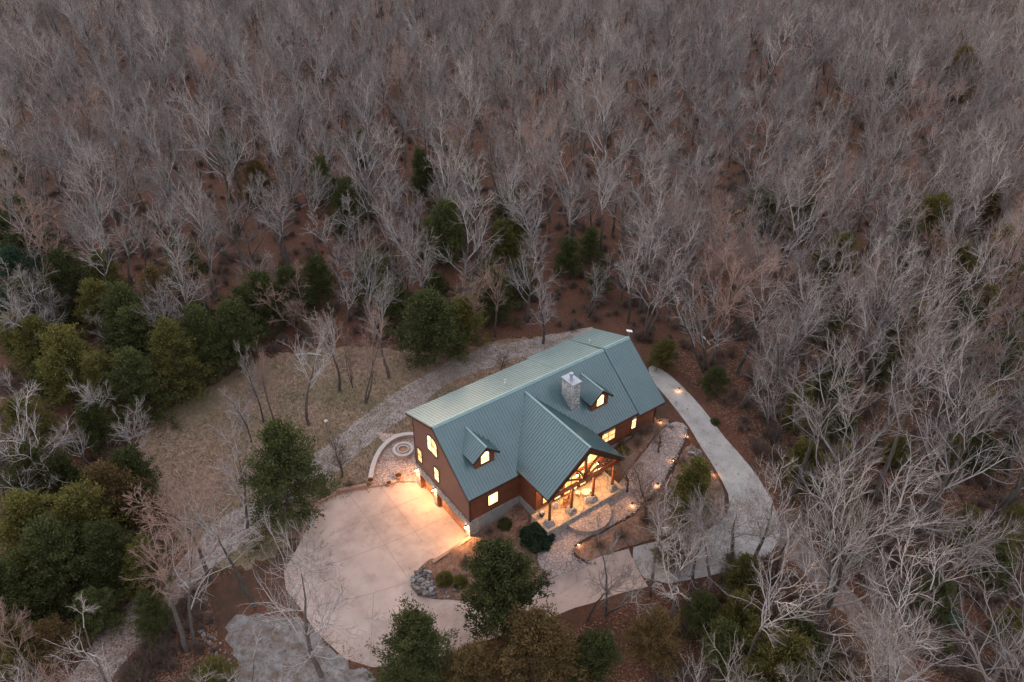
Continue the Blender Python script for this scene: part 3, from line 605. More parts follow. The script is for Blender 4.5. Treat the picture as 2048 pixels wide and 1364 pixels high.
rocks(scatter([(1375,895),(1400,905),(1395,925),(1378,915)], 6, 10, hg, .6), 'rounded lilac grey boulder beside the right driveway', 'boulders beside the right driveway', .35, .6, hg, .1, 10)
# path lights
for i, (px, py, lab) in enumerate(((1357,782,'on the outer verge of the right driveway'),(1374,874,'at the top bend of the flagstone walk'),(1346,924,'halfway down the right edge of the flagstone walk'),(1315,973,'at the lower right edge of the flagstone walk'),(1264,1012,'nearest the round porch step'),(1430,950,'on the inner edge of the driveway bend beside an olive cedar'),(1158,1092,'on the left end of the mulch island'),(1320,846,'beside the right corner of the house'))):
    p = g(px, py); e = empty('path_light', tuple(p), 'glowing path light '+lab, 'path light', 'path lights')
    MB().tube([(p[0],p[1],p[2]-.1),(p[0],p[1],p[2]+.42)], .025, 6).build('stake', M['dark'], e)
    MB().lathe([(0,.56),(.16,.47),(.16,.45),(0,.45)], p, 10).build('shade', M['dark'], e); MB().lathe([(.05,.45),(.06,.36),(0,.35)], p, 8).build('glass', M['plamp'], e)
    point((p[0]-.05,p[1]-.05,p[2]+.33), 5.5, (1,.52,.24), .05, e)
# porch furniture
def chair(loc, rz, label, m, group=None, back_round=False):
    e = empty('chair', (0, 0, 0), label, 'chair', group); w = .52
    MB().box(-w/2, w/2, -.25, .25, .40, .45).build('seat', m, e)
    mb = MB()
    if back_round: mb.prism([(-.26,.25,.45),(.26,.25,.45)]+[(.26*math.cos(a), .25, .85+.26*math.sin(a)) for a in np.linspace(0, math.pi, 9)], (0,.04,0))
    else:
        mb.box(-w/2, w/2, .22, .26, .92, 1.02)
        for k_ in range(5): mb.box(-w/2+.02+k_*.11, -w/2+.08+k_*.11, .225, .255, .45, .92)
    mb.build('backrest', m, e)
    for sx in (-1, 1):
        for sy in (-1, 1): MB().box(sx*.24-.025, sx*.24+.025, sy*.22-.025, sy*.22+.025, 0, .40).build('leg', m, e)
    e.location = loc; e.rotation_euler = (0, 0, rz); return e
chair((9.05,-9.6,2.0), 2.6, 'white round backed porch chair behind the leftmost post', M['white'], None, True)
chair((10.9,-9.9,2.0), .4, 'slatted wooden porch chair right of the second post', M['wood'])
chair((9.9,-10.1,2.0), -1.0, 'slatted wooden porch chair left of the second post', M['wood'])
tb = empty('round_table', (0, 0, 0), 'small round white table on the porch near the third post', 'table')
MB().lathe([(0,.70),(.48,.70),(.48,.74),(0,.74)], (0,0,0), 24).build('tabletop', M['white'], tb); MB().lathe([(0,.0),(.22,0),(.22,.03),(.04,.05),(.04,.70),(0,.7)], (0,0,0), 12).build('pedestal', M['white'], tb); tb.location = (12.75,-10.25,2.0)
for a, lab in ((0.2,'right of'), (2.3,'behind'), (4.2,'in front of')):
    chair((12.75+math.cos(a)*.85, -10.25+math.sin(a)*.85, 2.0), a-math.pi/2, 'white metal chair '+lab+' the round porch table', M['white'], None, True)
pt = empty('planter', (7.15,-9.7,2.0), 'dark pot with white flowers beside the leftmost porch post', 'planter')
MB().lathe([(0,0),(.2,0),(.3,.4),(.34,.42),(.34,.5),(.25,.5)], (7.15,-9.7,2.0), 16).build('pot', M['dark'], pt)
mb = MB()
for k_ in range(40): a, r_ = random.uniform(0, 6.28), random.uniform(0, .25); mb.box(7.15+math.cos(a)*r_-.04, 7.15+math.cos(a)*r_+.04, -9.7+math.sin(a)*r_-.04, -9.7+math.sin(a)*r_+.04, 2.46+random.uniform(0, .12), 2.6+random.uniform(0, .1))
mb.build('flowers', M['white'], pt)
# antenna on the right gable, feeder, electric box
an = empty('antenna', (27.75,.2,11.3), 'flat white antenna panel on a short mast at the right gable peak', 'antenna')
MB().tube([(27.75,.2,10.6),(27.75,.2,12.0)], .035, 8).build('mast', M['capmetal'], an)
mb = MB(); mb.beam((27.45,.35,12.15),(28.05,.0,12.0),.42,.06); mb.build('panel', M['white'], an)
p = g(656, 864); bh = empty('bird_house', tuple(p), 'little bird house on a thin pole in the meadow', 'bird house')
MB().tube([tuple(p), (p[0],p[1],p[2]+1.5)], .03, 6).build('pole', M['dark'], bh)
MB().box(p[0]-.15,p[0]+.15,p[1]-.13,p[1]+.13,p[2]+1.5,p[2]+1.8).build('box', M['timber'], bh); MB().prism([(p[0]-.22,p[1]-.2,p[2]+1.8),(p[0]+.22,p[1]-.2,p[2]+1.8),(p[0],p[1]-.2,p[2]+2.0)], (0,.4,0)).build('roof', M['white'], bh)
p = g(1905, 1250); bx = empty('utility_box', tuple(p), 'grey green utility cabinet among bare trees near the lower right corner', 'utility box')
MB().box(p[0]-.8,p[0]+.8,p[1]-.6,p[1]+.6,p[2]-.1,p[2]+1.0).build('cabinet', M['shrub'], bx); MB().box(p[0]-.86,p[0]+.86,p[1]-.66,p[1]+.66,p[2]+1.0,p[2]+1.08).build('lid', M['shrub'], bx)
# ------------------------------------------------------------------ TREES
def nrm(a): return a/np.maximum(np.linalg.norm(a, axis=-1, keepdims=True), 1e-9)
class Tubes:
    def __init__(s): s.V = []; s.F = []; s.n = 0
    def add(s, P, Rr, k):
        N, S1, _ = P.shape; D = np.gradient(P, axis=1); D = nrm(D); ref = nrm(D[:, :1]*0+np.array([.31, .53, .79])); r = nrm(np.cross(D, ref)); u = np.cross(D, r)
        a = 2*np.pi*np.arange(k)/k
        V = P[:, :, None]+(r[:, :, None]*np.cos(a)[:, None]+u[:, :, None]*np.sin(a)[:, None])*Rr[:, :, None, None]
        idx = np.arange(N*S1*k).reshape(N, S1, k)+s.n; nx = np.roll(idx, -1, 2)
        F = np.stack([idx[:, :-1], nx[:, :-1], nx[:, 1:], idx[:, 1:]], -1).reshape(-1, 4)
        s.V.append(V.reshape(-1, 3)); s.F.append(F); s.n += N*S1*k
    def mesh(s, name, m): return npmesh(name, np.concatenate(s.V), np.concatenate(s.F), [m], smooth=True)
def grow(r, p, d, L, S, wob, trop):
    pts = [p]; ds = []
    for _ in range(S):
        d = nrm(d+r.normal(0, wob, d.shape)+np.array([0, 0, trop])); p = p+d*(L/S)[:, None]; pts.append(p); ds.append(d)
    return np.stack(pts, 1), np.stack(ds, 1)
def spawn(r, P, D, L, rad, c, t0, a0, a1, l0, l1, S):
    N = len(P); t = np.sort(r.uniform(t0, 1, (N, c)), 1); t[:, -1] = .98; seg = np.minimum((t*S).astype(int), S-1); f = t*S-seg; n = np.arange(N)[:, None]
    p = P[n, seg]*(1-f)[..., None]+P[n, seg+1]*f[..., None]; d = D[n, seg]
    q = nrm(np.cross(d, r.normal(0, 1, d.shape))); a = r.uniform(a0, a1, t.shape)[..., None]; a[:, -1] *= .3
    nd = nrm(d*np.cos(a)+q*np.sin(a)); nl = L[:, None]*r.uniform(l0, l1, t.shape)*(1.15-.55*t)
    nr = np.minimum(rad[:, None]*(1-.75*t)*.75, rad[:, None]*.6)
    return p.reshape(-1, 3), nd.reshape(-1, 3), nl.ravel(), nr.ravel()
def bare_tree(seed, H=15., lean=.05, fork=.3, ang=(.45, .9), cnt=(8, 6, 5, 5), l1=.62, trop=.05, nst=1, twr=.009, thin=1.):
    r = np.random.default_rng(seed); tk = Tubes(); cr = Tubes(); tw = Tubes()
    p = np.zeros((nst, 3))+np.concatenate([r.normal(0, .12, (nst, 2)), np.zeros((nst, 1))], 1); d = nrm(np.concatenate([r.normal(0, lean if nst == 1 else .22, (nst, 2)), np.ones((nst, 1))], 1)); L = np.full(nst, H*.80)*r.uniform(.85, 1.05, nst); rad = np.full(nst, H*.0135/nst**.4)
    P, D = grow(r, p, d, L, 9, .075, .03); tk.add(P-np.array([0, 0, .3]), np.linspace(1.15, .15, 10)[None]*rad[:, None], 7)
    p, d, L, rd = spawn(r, P, D, L, rad, max(4, int(cnt[0]/nst**.6)), fork, *ang, l1*.7, l1, 9); rd = np.maximum(rd*.75, .036)
    P, D = grow(r, p, d, L, 8, .105, trop*1.5); cr.add(P, np.linspace(1, .3, 9)[None]*rd[:, None]*thin, 5)
    p, d, L2, rd = spawn(r, P, D, L, rd, cnt[1], .2, .45, 1.05, .38, .66, 8); rd = np.maximum(rd*.8, .021)
    P, D = grow(r, p, d, L2, 5, .15, trop); cr.add(P, np.linspace(1, .45, 6)[None]*rd[:, None]*thin, 4)
    p, d, L3, rd = spawn(r, P, D, L2, rd, cnt[2], .15, .4, .95, .40, .66, 5); rd = np.maximum(rd, .0135)
    P, D = grow(r, p, d, L3, 4, .16, trop); cr.add(P, np.linspace(1, .6, 5)[None]*rd[:, None]*thin, 3)
    p, d, L4, rd = spawn(r, P, D, L3, rd, cnt[3], .15, .4, .9, .45, .8, 4)
    P, D = grow(r, p, d, L4, 3, .16, trop); tw.add(P, np.linspace(1, .7, 4)[None]*np.full(len(L4), twr)[:, None], 3)
    Fc = np.concatenate(cr.F); Ft = np.concatenate(tw.F)+cr.n; V = np.concatenate(cr.V+tw.V)
    return tk.mesh('trunk', M['trunk']), npmesh('crown', V, np.concatenate([Fc, Ft]), [M['limb'], M['twig']], np.r_[np.zeros(len(Fc), int), np.ones(len(Ft), int)], True)
BV = []
for i in range(14):
    q = np.random.default_rng(100+i); ty = i % 4
    if ty == 0: a = dict(fork=.22, ang=(.42, .88), cnt=(9, 7, 5, 5), l1=.60, trop=.06)            # wide spreading
    elif ty == 1: a = dict(fork=.38, ang=(.35, .75), cnt=(9, 6, 5, 5), l1=.60, trop=.07)          # vase
    elif ty == 2: a = dict(fork=.45, ang=(.4, .9), cnt=(8, 6, 5, 5), l1=.52, trop=.04)            # high crown
    else: a = dict(fork=.3, ang=(.3, .8), cnt=(9, 6, 5, 5), l1=.48, trop=.05, nst=2 if i % 8 == 3 else 3)   # several stems
    BV.append(bare_tree(100+i, 15, **a))
BV[12] = bare_tree(205, 15, .12, .3, (.5, 1.2), (6, 5, 4, 3), .6, .02)
BV[13] = bare_tree(206, 15, .05, .15, (.5, .9), (14, 7, 5, 5), .40, .08)
NB = len(BV)
def cedar(seed, H=9., Rr=3., mt='ced_g', top=.0):
    r = np.random.default_rng(seed); tk = Tubes(); P, D = grow(r, np.zeros((1, 3)), np.array([[0, 0, 1.]]), np.array([H*.93]), 6, .03, .02); tk.add(P-np.array([0, 0, .3]), np.linspace(1, .1, 7)[None]*H*.016, 6)
    nb = 150; t = r.uniform(.08, .99, nb)**.9; az = r.uniform(0, 6.283, nb)
    prof = np.clip(t/.12, .35, 1)**.5*(1-t**1.35)**.85*1.0+.04
    lob = 1+.16*np.sin(az*3+seed)+.12*np.sin(az*5+t*9+seed*2)+r.normal(0, .17, nb)
    ln = Rr*prof*lob+.15; el = .05+.85*t+r.normal(0, .12, nb)
    d = np.stack([np.cos(az)*np.cos(el), np.sin(az)*np.cos(el), np.sin(el)], -1); tx = np.interp(t*.93, np.linspace(0, .93, 7), P[0, :, 0]); ty = np.interp(t*.93, np.linspace(0, .93, 7), P[0, :, 1])
    b0 = np.stack([tx, ty, t*H*.92], -1); b1 = b0+d*(ln/np.maximum(np.cos(el), .45))[:, None]*.95
    tk.add(np.stack([b0, (b0+b1)/2+np.array([0, 0, -.05]), b1], 1), np.array([[.04, .025, .01]])*np.ones((nb, 1)), 3)
    nc = 10; s = r.uniform(.25, 1.05, (nb, nc)); c = b0[:, None]+(b1-b0)[:, None]*s[..., None]+r.normal(0, .13, (nb, nc, 3))*np.array([1, 1, .7])*Rr/3
    c = c.reshape(-1, 3); dd = np.repeat(d, nc, 0); nl = 18
    q = c[:, None]+r.normal(0, .17*Rr/3+.02, (len(c), nl, 3)); q = q.reshape(-1, 3); ax = nrm(np.repeat(dd, nl, 0)+r.normal(0, .55, q.shape)+np.array([0, 0, .35])); sd = nrm(np.cross(ax, r.normal(0, 1, q.shape)))
    w = r.uniform(.035, .07, (len(q), 1)); l = r.uniform(.12, .28, (len(q), 1))
    V = np.stack([q-sd*w, q+sd*w, q+ax*l], 1).reshape(-1, 3); F = np.arange(len(V)).reshape(-1, 3)
    return tk.mesh('trunk', M['dtrunk']), npmesh('crown', V, F, [M[mt]])
CV = [cedar(300+i, *a) for i, a in enumerate([(9,3.2,'ced_g'),(9,2.6,'ced_g'),(9,3.0,'ced_y'),(9,2.7,'ced_y'),(9,3.1,'ced_b'),(9,2.8,'ced_t')])]
_o = ['second', 'third', 'fourth', 'fifth', 'sixth', 'seventh', 'eighth', 'ninth', 'tenth', 'eleventh', 'twelfth', 'thirteenth', 'fourteenth', 'fifteenth', 'sixteenth', 'seventeenth']
def ORD2(k, n):
    if k < n/2: return 'leftmost' if k == 0 else _o[k-1]+' from left'
    k = n-1-k; return 'rightmost' if k == 0 else _o[k-1]+' from right'
CKIND = {'g': (0, 1), 'y': (2, 3), 'b': (4, 4), 't': (5, 5)}
WORD = {'g': 'dark green', 'y': 'olive green', 'b': 'bronze tinted', 't': 'blue green'}
trng = np.random.default_rng(42)
def put_tree(name, pair, pos, s, rz, label, cat, group, sz=1., tilt=(0, 0), mats=None):
    e = bpy.data.objects.new(name, None); COL.objects.link(e); e.location = pos; e.rotation_euler = (tilt[0], tilt[1], rz); e.scale = (s, s, s*sz); e.empty_display_size = .5
    tag(e, label, cat, group)
    t = bpy.data.objects.new('trunk', pair[0]); c = bpy.data.objects.new('crown', pair[1])
    for o in (t, c): COL.objects.link(o); o.parent = e
    if mats:
        for o, k_, m in zip((t, c, c), (0, 0, 1), (mats+mats[-1:])[:3]): o.material_slots[k_].link = 'OBJECT'; o.material_slots[k_].material = m
    return e, t, c
PLACED = []
# evergreens: (crown centre x, y, crown width in photo px, kind, height/width, words)
CEDARS = [(562,950,148,'g',1.35,'big {} cedar standing between meadow and driveway'),(1008,1180,185,'g',1.3,'big {} cedar in front of the porch bed'),(828,1300,150,'g',1.4,'{} cedar with pointed tip at the bottom edge below the driveway'),
(1070,1300,170,'b',1.1,'{} cedar at the bottom edge right of the pointed cedar'),(945,1345,120,'b',1.1,'{} low cedar at the bottom edge between two green ones'),(1185,1310,110,'g',1.2,'{} cedar at the bottom edge near the centre right'),
(1382,985,100,'y',1.5,'{} cedar between flagstone walk and right driveway'),(1350,1090,70,'y',1.2,'small {} cedar below the mulch island'),(1610,925,90,'y',1.2,'{} cedar right of the driveway bend'),(1485,1165,95,'y',1.2,'{} cedar among bare trees below the right driveway'),
(1560,1345,190,'y',1.0,'wide {} cedar at the bottom edge right of centre'),(1690,1010,70,'y',1.4,'narrow {} cedar among the bare trees right of the driveway'),(1690,1100,60,'g',1.3,'narrow {} cedar low in the right hand woods'),(1455,1290,110,'g',1.1,'{} cedar left of the wide olive cedar'),
(862,650,150,'g',1.0,'broad {} cedar at the upper edge of the meadow'),(925,640,90,'y',1.1,'{} cedar right beside the broad cedar above the gravel track'),(462,665,110,'g',1.2,'{} cedar at the left top of the meadow'),(400,690,110,'g',1.25,'{} cedar second along the meadow edge'),(345,720,120,'y',1.2,'{} cedar third along the meadow edge'),
(280,770,110,'g',1.2,'{} cedar at the left corner of the meadow'),(215,760,110,'y',1.2,'{} cedar behind the left corner of the meadow'),(130,730,130,'y',1.2,'{} cedar left of the meadow near the picture edge'),(75,700,110,'y',1.1,'{} cedar near the left picture edge level with the meadow'),(520,600,90,'g',1.2,'{} cedar in the woods above the meadow'),
(575,590,80,'g',1.2,'{} cedar in the dark band above the meadow'),(630,560,75,'g',1.2,'{} cedar in the dark band right of the first'),(740,560,85,'g',1.2,'{} cedar above the upper meadow edge'),(790,600,80,'g',1.2,'{} cedar just left of the broad cedar'),(690,430,62,'g',1.4,'lone {} cedar in the left middle woods'),(850,368,56,'g',1.5,'lone {} cedar high in the middle woods'),(918,395,66,'g',1.2,'{} cedar beside the lone high one'),
(640,372,50,'g',1.4,'small {} cedar in the upper left middle woods'),(515,372,60,'b',1.0,'{} cedar faint in the upper left woods'),(885,480,90,'g',1.1,'{} cedar in the middle woods above the track'),(1010,490,60,'y',1.1,'{} cedar in the centre woods'),(990,590,80,'g',1.2,'{} cedar in the woods behind the meadow corner'),(1040,560,60,'g',1.2,'{} cedar in the woods left of the house ridge'),
(720,310,50,'g',1.1,'small {} cedar in the upper middle woods'),(35,560,90,'t',1.3,'{} cedar at the left picture edge, upper one'),(20,640,90,'t',1.2,'{} cedar at the left picture edge, lower one'),(130,570,100,'g',1.2,'{} cedar in the left woods'),(60,480,90,'g',1.1,'{} cedar high on the left edge'),(200,610,90,'y',1.1,'{} cedar in the left woods above the pale leaning tree'),
(15,350,50,'g',1.2,'small {} cedar on the upper left edge'),(310,580,80,'b',1.1,'{} cedar in the left middle woods'),(370,540,80,'g',1.1,'{} cedar in the left middle woods, higher one'),(455,300,50,'g',1.0,'small {} cedar far up in the left woods'),
(60,960,120,'g',1.1,'{} cedar at the left edge below the meadow level'),(255,960,110,'g',1.3,'{} cedar at the lower left meadow edge'),(170,1040,150,'y',1.2,'{} cedar in the lower left woods'),(50,1060,140,'y',1.2,'{} cedar near the lower left edge'),(120,1130,150,'g',1.2,'{} cedar below the big olive one in the lower left woods'),(230,1110,120,'g',1.2,'{} cedar between the big olive cedar and the grey path'),
(30,1200,130,'g',1.3,'{} cedar at the lower left picture edge'),(35,1290,100,'y',1.3,'{} cedar in the lower left corner'),(300,1225,70,'g',1.5,'small {} cedar beside the grey path'),(290,1130,90,'y',1.3,'{} cedar above the grey path'),(430,1355,90,'y',1.0,'low {} cedar at the bottom edge left of the apron'),(180,850,90,'g',1.2,'{} cedar among bare trees on the left'),(60,850,100,'y',1.2,'{} cedar on the left, half hidden by pale branches'),(140,960,100,'g',1.1,'{} cedar in the dark group left of the meadow'),
(1912,165,60,'b',1.3,'lone {} cedar high in the right woods'),(1645,78,30,'g',1.0,'tiny {} cedar far up the right woods'),(1785,165,55,'g',1.1,'{} cedar faint in the upper right woods'),(1600,440,55,'y',1.2,'{} cedar in the right middle woods'),(1515,440,70,'g',1.1,'{} cedar in the right middle woods, left one'),(1850,465,90,'y',1.0,'{} cedar in the right woods'),
(2000,520,80,'y',1.1,'{} cedar near the right edge'),(1905,540,70,'y',1.0,'{} cedar left of the one near the right edge'),(1665,535,85,'y',1.0,'{} cedar above the right bare trees'),(1980,440,60,'b',1.1,'{} cedar close to the right edge, upper'),(1800,500,70,'g',1.0,'{} cedar between two olive ones on the right'),(1600,810,60,'y',1.6,'narrow {} cedar behind the dark trunks on the right'),(1660,650,70,'y',1.2,'{} cedar within the right bare trees'),
(1780,690,70,'g',1.2,'{} cedar deep in the right bare trees'),(1930,640,80,'g',1.1,'{} cedar near the right edge below the olive pair'),(1960,900,80,'g',1.1,'{} cedar near the right edge at house level'),(1330,705,60,'y',.9,'low {} cedar just behind the right end of the house'),(1430,760,50,'g',.9,'low {} cedar right of the driveway top'),(1200,560,55,'g',1.1,'{} cedar behind the ridge of the house'),(1780,600,60,'y',1.1,'{} cedar amid tall pale trees on the right')]
for cx, cy, w, kd, asp, words in CEDARS:
    H = 8.; 
    for _ in range(8):
        p = g(cx, cy, 0); P0 = at_z(cx, cy, float(hg(p[0], p[1]))+H*.5)
        for _ in range(4): P0 = at_z(cx, cy, float(hg(P0[0], P0[1]))+H*.52)
        D_ = w/FPX*float((P0-CAM)@FW); H = D_*asp*1.22
    if cy < 560: H *= 1.25; D_ *= 1.15
    v = CKIND[kd][int(trng.integers(2))]; s = D_/6.2*1.1; sz = (H/9.)/s
    z = float(hb(P0[0], P0[1]) if (cx, cy) == (1008, 1180) else hg(P0[0], P0[1]))
    put_tree('cedar_tree', CV[v], (P0[0], P0[1], z), s, trng.uniform(0, 6.28), words.format(WORD[kd]), 'evergreen tree', 'cedar trees', sz)
    PLACED.append((P0[0], P0[1], D_*.3+.5 if (cx < 1200 and cy > 500) else 2.4 if cy < 720 else 1.0))
for zn, (kinds, n_, wr, P_) in enumerate([('gggy', 17, (70,110), [(0,440),(330,560),(560,560),(850,590),(850,680),(520,700),(270,810),(200,900),(0,900)]),('gyb', 8, (90,140), [(0,900),(270,950),(290,1180),(200,1364),(0,1364)]),
  ('yyg', 18, (50,85), [(1500,420),(2048,400),(2048,1000),(1580,1000)]),('ygb', 12, (70,110), [(1420,1180),(1600,1230),(1690,1364),(1300,1364),(1230,1300)]),('gyy', 9, (50,80), [(1720,1050),(2048,1000),(2048,1364),(1860,1340)]),('ggy', 10, (45,70), [(600,330),(1250,420),(1250,640),(860,600),(600,540)])]):
    pts_ = sorted([tuple(trng.uniform((min(a for a, b in P_), min(b for a, b in P_)), (max(a for a, b in P_), max(b for a, b in P_)))) for _ in range(n_*6)]); PP = np.array(P_, float)
    pts_ = [q for q in pts_ if inpoly(np.array([q[0]]), np.array([q[1]]), PP)[0]]; pts_ = [pts_[i] for i in sorted(trng.choice(len(pts_), min(n_, len(pts_)), replace=False))]
    wn = ['dark band left of the meadow', 'lower left woods', 'right hand woods above the driveway', 'strip at the bottom right of centre', 'lower right corner woods', 'woods behind the house'][zn]
    for k_, (cx, cy) in enumerate(pts_):
        kd = kinds[int(trng.integers(len(kinds)))]; D_ = 5.; w = trng.uniform(*wr)
        P0 = at_z(cx, cy, 4.); P0 = at_z(cx, cy, float(hg(P0[0], P0[1]))+4); D_ = w/FPX*float((P0-CAM)@FW); H = D_*trng.uniform(1.15, 1.6)
        if min(np.hypot(P0[0]-a, P0[1]-b) for a, b, c in PLACED) < 2.2: continue
        s = D_/6.2*1.15
        put_tree('cedar_tree', CV[CKIND[kd][int(trng.integers(2))]], (P0[0], P0[1], float(hg(P0[0], P0[1]))), s, trng.uniform(0, 6.28), '%s cedar in the %s, %s' % (WORD[kd], wn, ORD2(k_, len(pts_))), 'evergreen tree', 'cedar trees', H/9./s)
        PLACED.append((P0[0], P0[1], 1.2))
# single bare trees: base x, y, top y, kind, words
def base_tree(bx, by, ty, v, words, name='bare_tree', sxy=1., mats=None, tilt=(0, 0), fn=hg):
    B = g(bx, by, 0, fn); lo, hi = 1., 40.
    for _ in range(30):
        H = (lo+hi)/2
        if pix(B+np.array([0, 0, H]))[1] > ty: lo = H
        else: hi = H
    s = H/15.; PLACED.append((B[0], B[1], 2.2)); a, b = v
    return put_tree(name, BV[v[0]], tuple(B), s*sxy, v[1], words, 'bare tree', 'bare trees around the clearing', 1/sxy, tilt, mats)
RED = (M['trunk'], M['twigred'], M['twigred']); WHT = (M['twigwhite'], M['twigwhite'], M['twigwhite'])
for a in [
 (728,808,610,(3,1.0),'slender bare tree with pinkish crown in the middle of the meadow','bare_tree',.8,RED),(780,755,535,(5,2.),'bare tree with pale zigzag crown at the upper right of the meadow','bare_tree',.85),(681,783,590,(1,4.),'bare tree with dark trunk at the upper meadow beside the pinkish one','bare_tree',.9),
 (706,776,650,(7,.6),'short dark bare tree between two meadow trees','bare_tree',.6,RED),(617,848,655,(2,3.3),'bare tree with wide pale crown in the upper left meadow','bare_tree',.95),(550,856,695,(9,5.),'bare tree with reddish twigs left in the meadow','bare_tree',.7,RED),(527,846,690,(13,1.1),'thin young tree standing next to the reddish meadow tree','bare_tree',.7),
 (503,885,765,(13,2.2),'feathery young tree just above the big cedar','bare_tree',.9),(492,1062,880,(8,.9),'bare tree with dark trunk immediately left of the big cedar','bare_tree',.9),(423,1158,915,(4,2.5),'tall bare tree with rosy crown at the lower meadow end','bare_tree',.95,RED),
 (507,1212,985,(6,.2),'bare tree whose crown overlaps the left edge of the driveway','bare_tree',1.2),(640,1352,1040,(0,3.),'tall bare tree with dark mossy trunk on the grey apron at the bottom','bare_tree',.8),(375,1300,1060,(10,1.4),'bare tree with fan of pale limbs above the rock pile','bare_tree',1.1,RED),(392,1292,1090,(12,.3),'gaunt pale tree with few limbs beside the rock pile','bare_tree',1.),
 (958,685,520,(2,1.2),'slim orange barked tree at the top of the gravel track','bare_tree',.9,RED),(989,672,515,(5,3.9),'bare tree behind the orange barked one at the track','bare_tree',.9,RED),(1085,688,560,(13,.4),'small broom shaped tree just behind the house roof','bare_tree',1.3),(1003,752,690,(13,4.),'little dark bare tree close behind the back eave','bare_tree',1.2,(M['dtrunk'], M['brush'])),
 (684,955,878,(13,.7),'low spreading bare tree left of the patio wall','bare_tree',1.7,(M['trunk'], M['brush'])),(1212,1230,985,(11,2.9),'tall slender bare tree rising in front of the round step','bare_tree',.8),(1172,1245,1120,(12,5.1),'small gnarled tree at the lower driveway edge','bare_tree',1.,(M['dtrunk'], M['twig'])),
 (1545,892,680,(7,2.2),'bare tree with stout dark trunk right of the driveway bend','bare_tree',1.),(1476,815,600,(3,.5),'bare tree above the driveway on the right','bare_tree',1.),(1142,385,275,(12,1.9),'white sycamore glowing in the woods above the house','bare_tree',1.1,WHT),(1470,300,250,(12,4.4),'thin white snag in the right upper woods','bare_tree',.8,WHT),
 (385,650,590,(12,2.6),'broken white snag above the dark cedars on the left','bare_tree',1.3,WHT),(1500,1150,930,(9,1.),'bare tree leaning over the right driveway','bare_tree',1.1),(1420,1230,1010,(1,2.),'bare tree below the right driveway loop','bare_tree',1.1),(1330,1290,1090,(6,4.),'bare tree at the lower centre right','bare_tree',1.1),(1300,1190,985,(10,.9),'bare tree with curling limbs over the driveway end','bare_tree',1.),(1385,1185,1000,(0,1.9),'bare tree with wide limbs over the lower driveway loop','bare_tree',1.),(1545,1190,985,(5,.4),'bare tree at the outer side of the lower loop','bare_tree',1.),(1352,1148,1010,(3,3.4),'several stemmed tree inside the driveway loop','bare_tree',1.),(1470,1105,905,(8,3.4),'pale bare tree standing inside the bend of the loop','bare_tree',1.),(1288,1040,935,(13,.9),'many stemmed ornamental tree in the mulch island beside the walk','bare_tree',1.9,(M['trunk'], M['brush'])),(1318,905,842,(13,2.9),'small ornamental tree between walk and house wall','bare_tree',1.8,(M['trunk'], M['brush'])),(1255,985,905,(13,1.9),'fuzzy ornamental tree right of the porch posts','bare_tree',1.7,(M['trunk'], M['twig'])),
 (95,1364,1195,(10,3.),'bare tree with pink tips in the bottom left corner','bare_tree',1.1,RED),(100,700,570,(8,1.),'pale leaning tree over the dark cedars at far left','bare_tree',1.2),(250,720,625,(11,.4),'bluish pale tree with spreading limbs left of the cedars','bare_tree',1.5),(110,1010,810,(4,.2),'large pale tree with many limbs at the left edge','bare_tree',1.3),(215,900,745,(5,.2),'pale twisted tree left of the meadow corner','bare_tree',1.1)]: base_tree(*a)
# clearing outline on the ground
CLEAR = np.array([g(a, b)[:2] for a, b in [(250,880),(420,768),(600,692),(830,692),(960,664),(1100,650),(1300,690),(1385,745),(1460,840),(1540,960),(1590,1050),(1545,1110),(1460,1110),(1400,1165),(1300,1215),(1290,1470),(740,1500),(450,1440),(425,1230),(350,1080),(250,940)]])
RD2 = lane; 
cand = []
for gpass, sp in ((0, 6.0), (1, 7.0)):
  for ix in range(-50, 98):
    for iy in range(-18, 80):
        x = ix*sp+(iy % 2)*sp/2+trng.uniform(-.42, .42)*sp; y = iy*sp+trng.uniform(-.42, .42)*sp; z = float(hg(x, y)); H = float(np.clip(trng.normal(14.5, 3.), 7, 21))
        u, v, dep = pix((x, y, z+H*.6))
        if u > 1350 and v > 560: H = min(21., H*1.2)
        if dep < 20 or not (-60 < u < 2108 and -70 < v < 1500): continue
        if gpass == 1 and not ((u > 1250 and v > 380) or (v < 420 and trng.random() < .3)): continue
        if 640 < u < 1340 and v > 1030: continue
        if u < 340 and v > 1120 and trng.random() < .6: continue
        if trng.random() < .06: continue
        if inpoly(np.array([x]), np.array([y]), CLEAR)[0]: continue
        if min(np.hypot(x-a, y-b)-c for a, b, c in PLACED) < 1.0: continue
        if min(np.hypot(*(track-np.array([x, y])).T)) < 3.2 or min(np.hypot(*(RD2-np.array([x, y])).T)) < 2.4: continue
        cand.append((x, y, z, H, u, v, dep, int(trng.integers(12)), trng.uniform(0, 6.28)))
print('forest candidates', len(cand))
vis = sorted([c for c in cand if 0 < c[4] < 2048 and 0 < c[5] < 1364], key=lambda c: c[6]/c[3])
NI = 262; ind = vis[:NI]; ids = {id(c) for c in ind}; rest = [c for c in cand if id(c) not in ids]
hz = ['far left', 'left', 'centre left', 'centre', 'centre right', 'right', 'far right']; vt = ['upper', 'upper middle', 'middle', 'lower middle', 'lower', 'bottom']
zones = {}
for c in ind: zones.setdefault((min(6, int(c[4]/293)), min(5, max(0, int(c[5]/228)))), []).append(c)
ordn = ['leftmost', 'second from left', 'third from left', 'fourth from left', 'fifth from left', 'sixth from left', 'seventh from left', 'eighth from left', 'ninth from left', 'tenth from left', 'eleventh from left', 'twelfth from left']
protos = {}
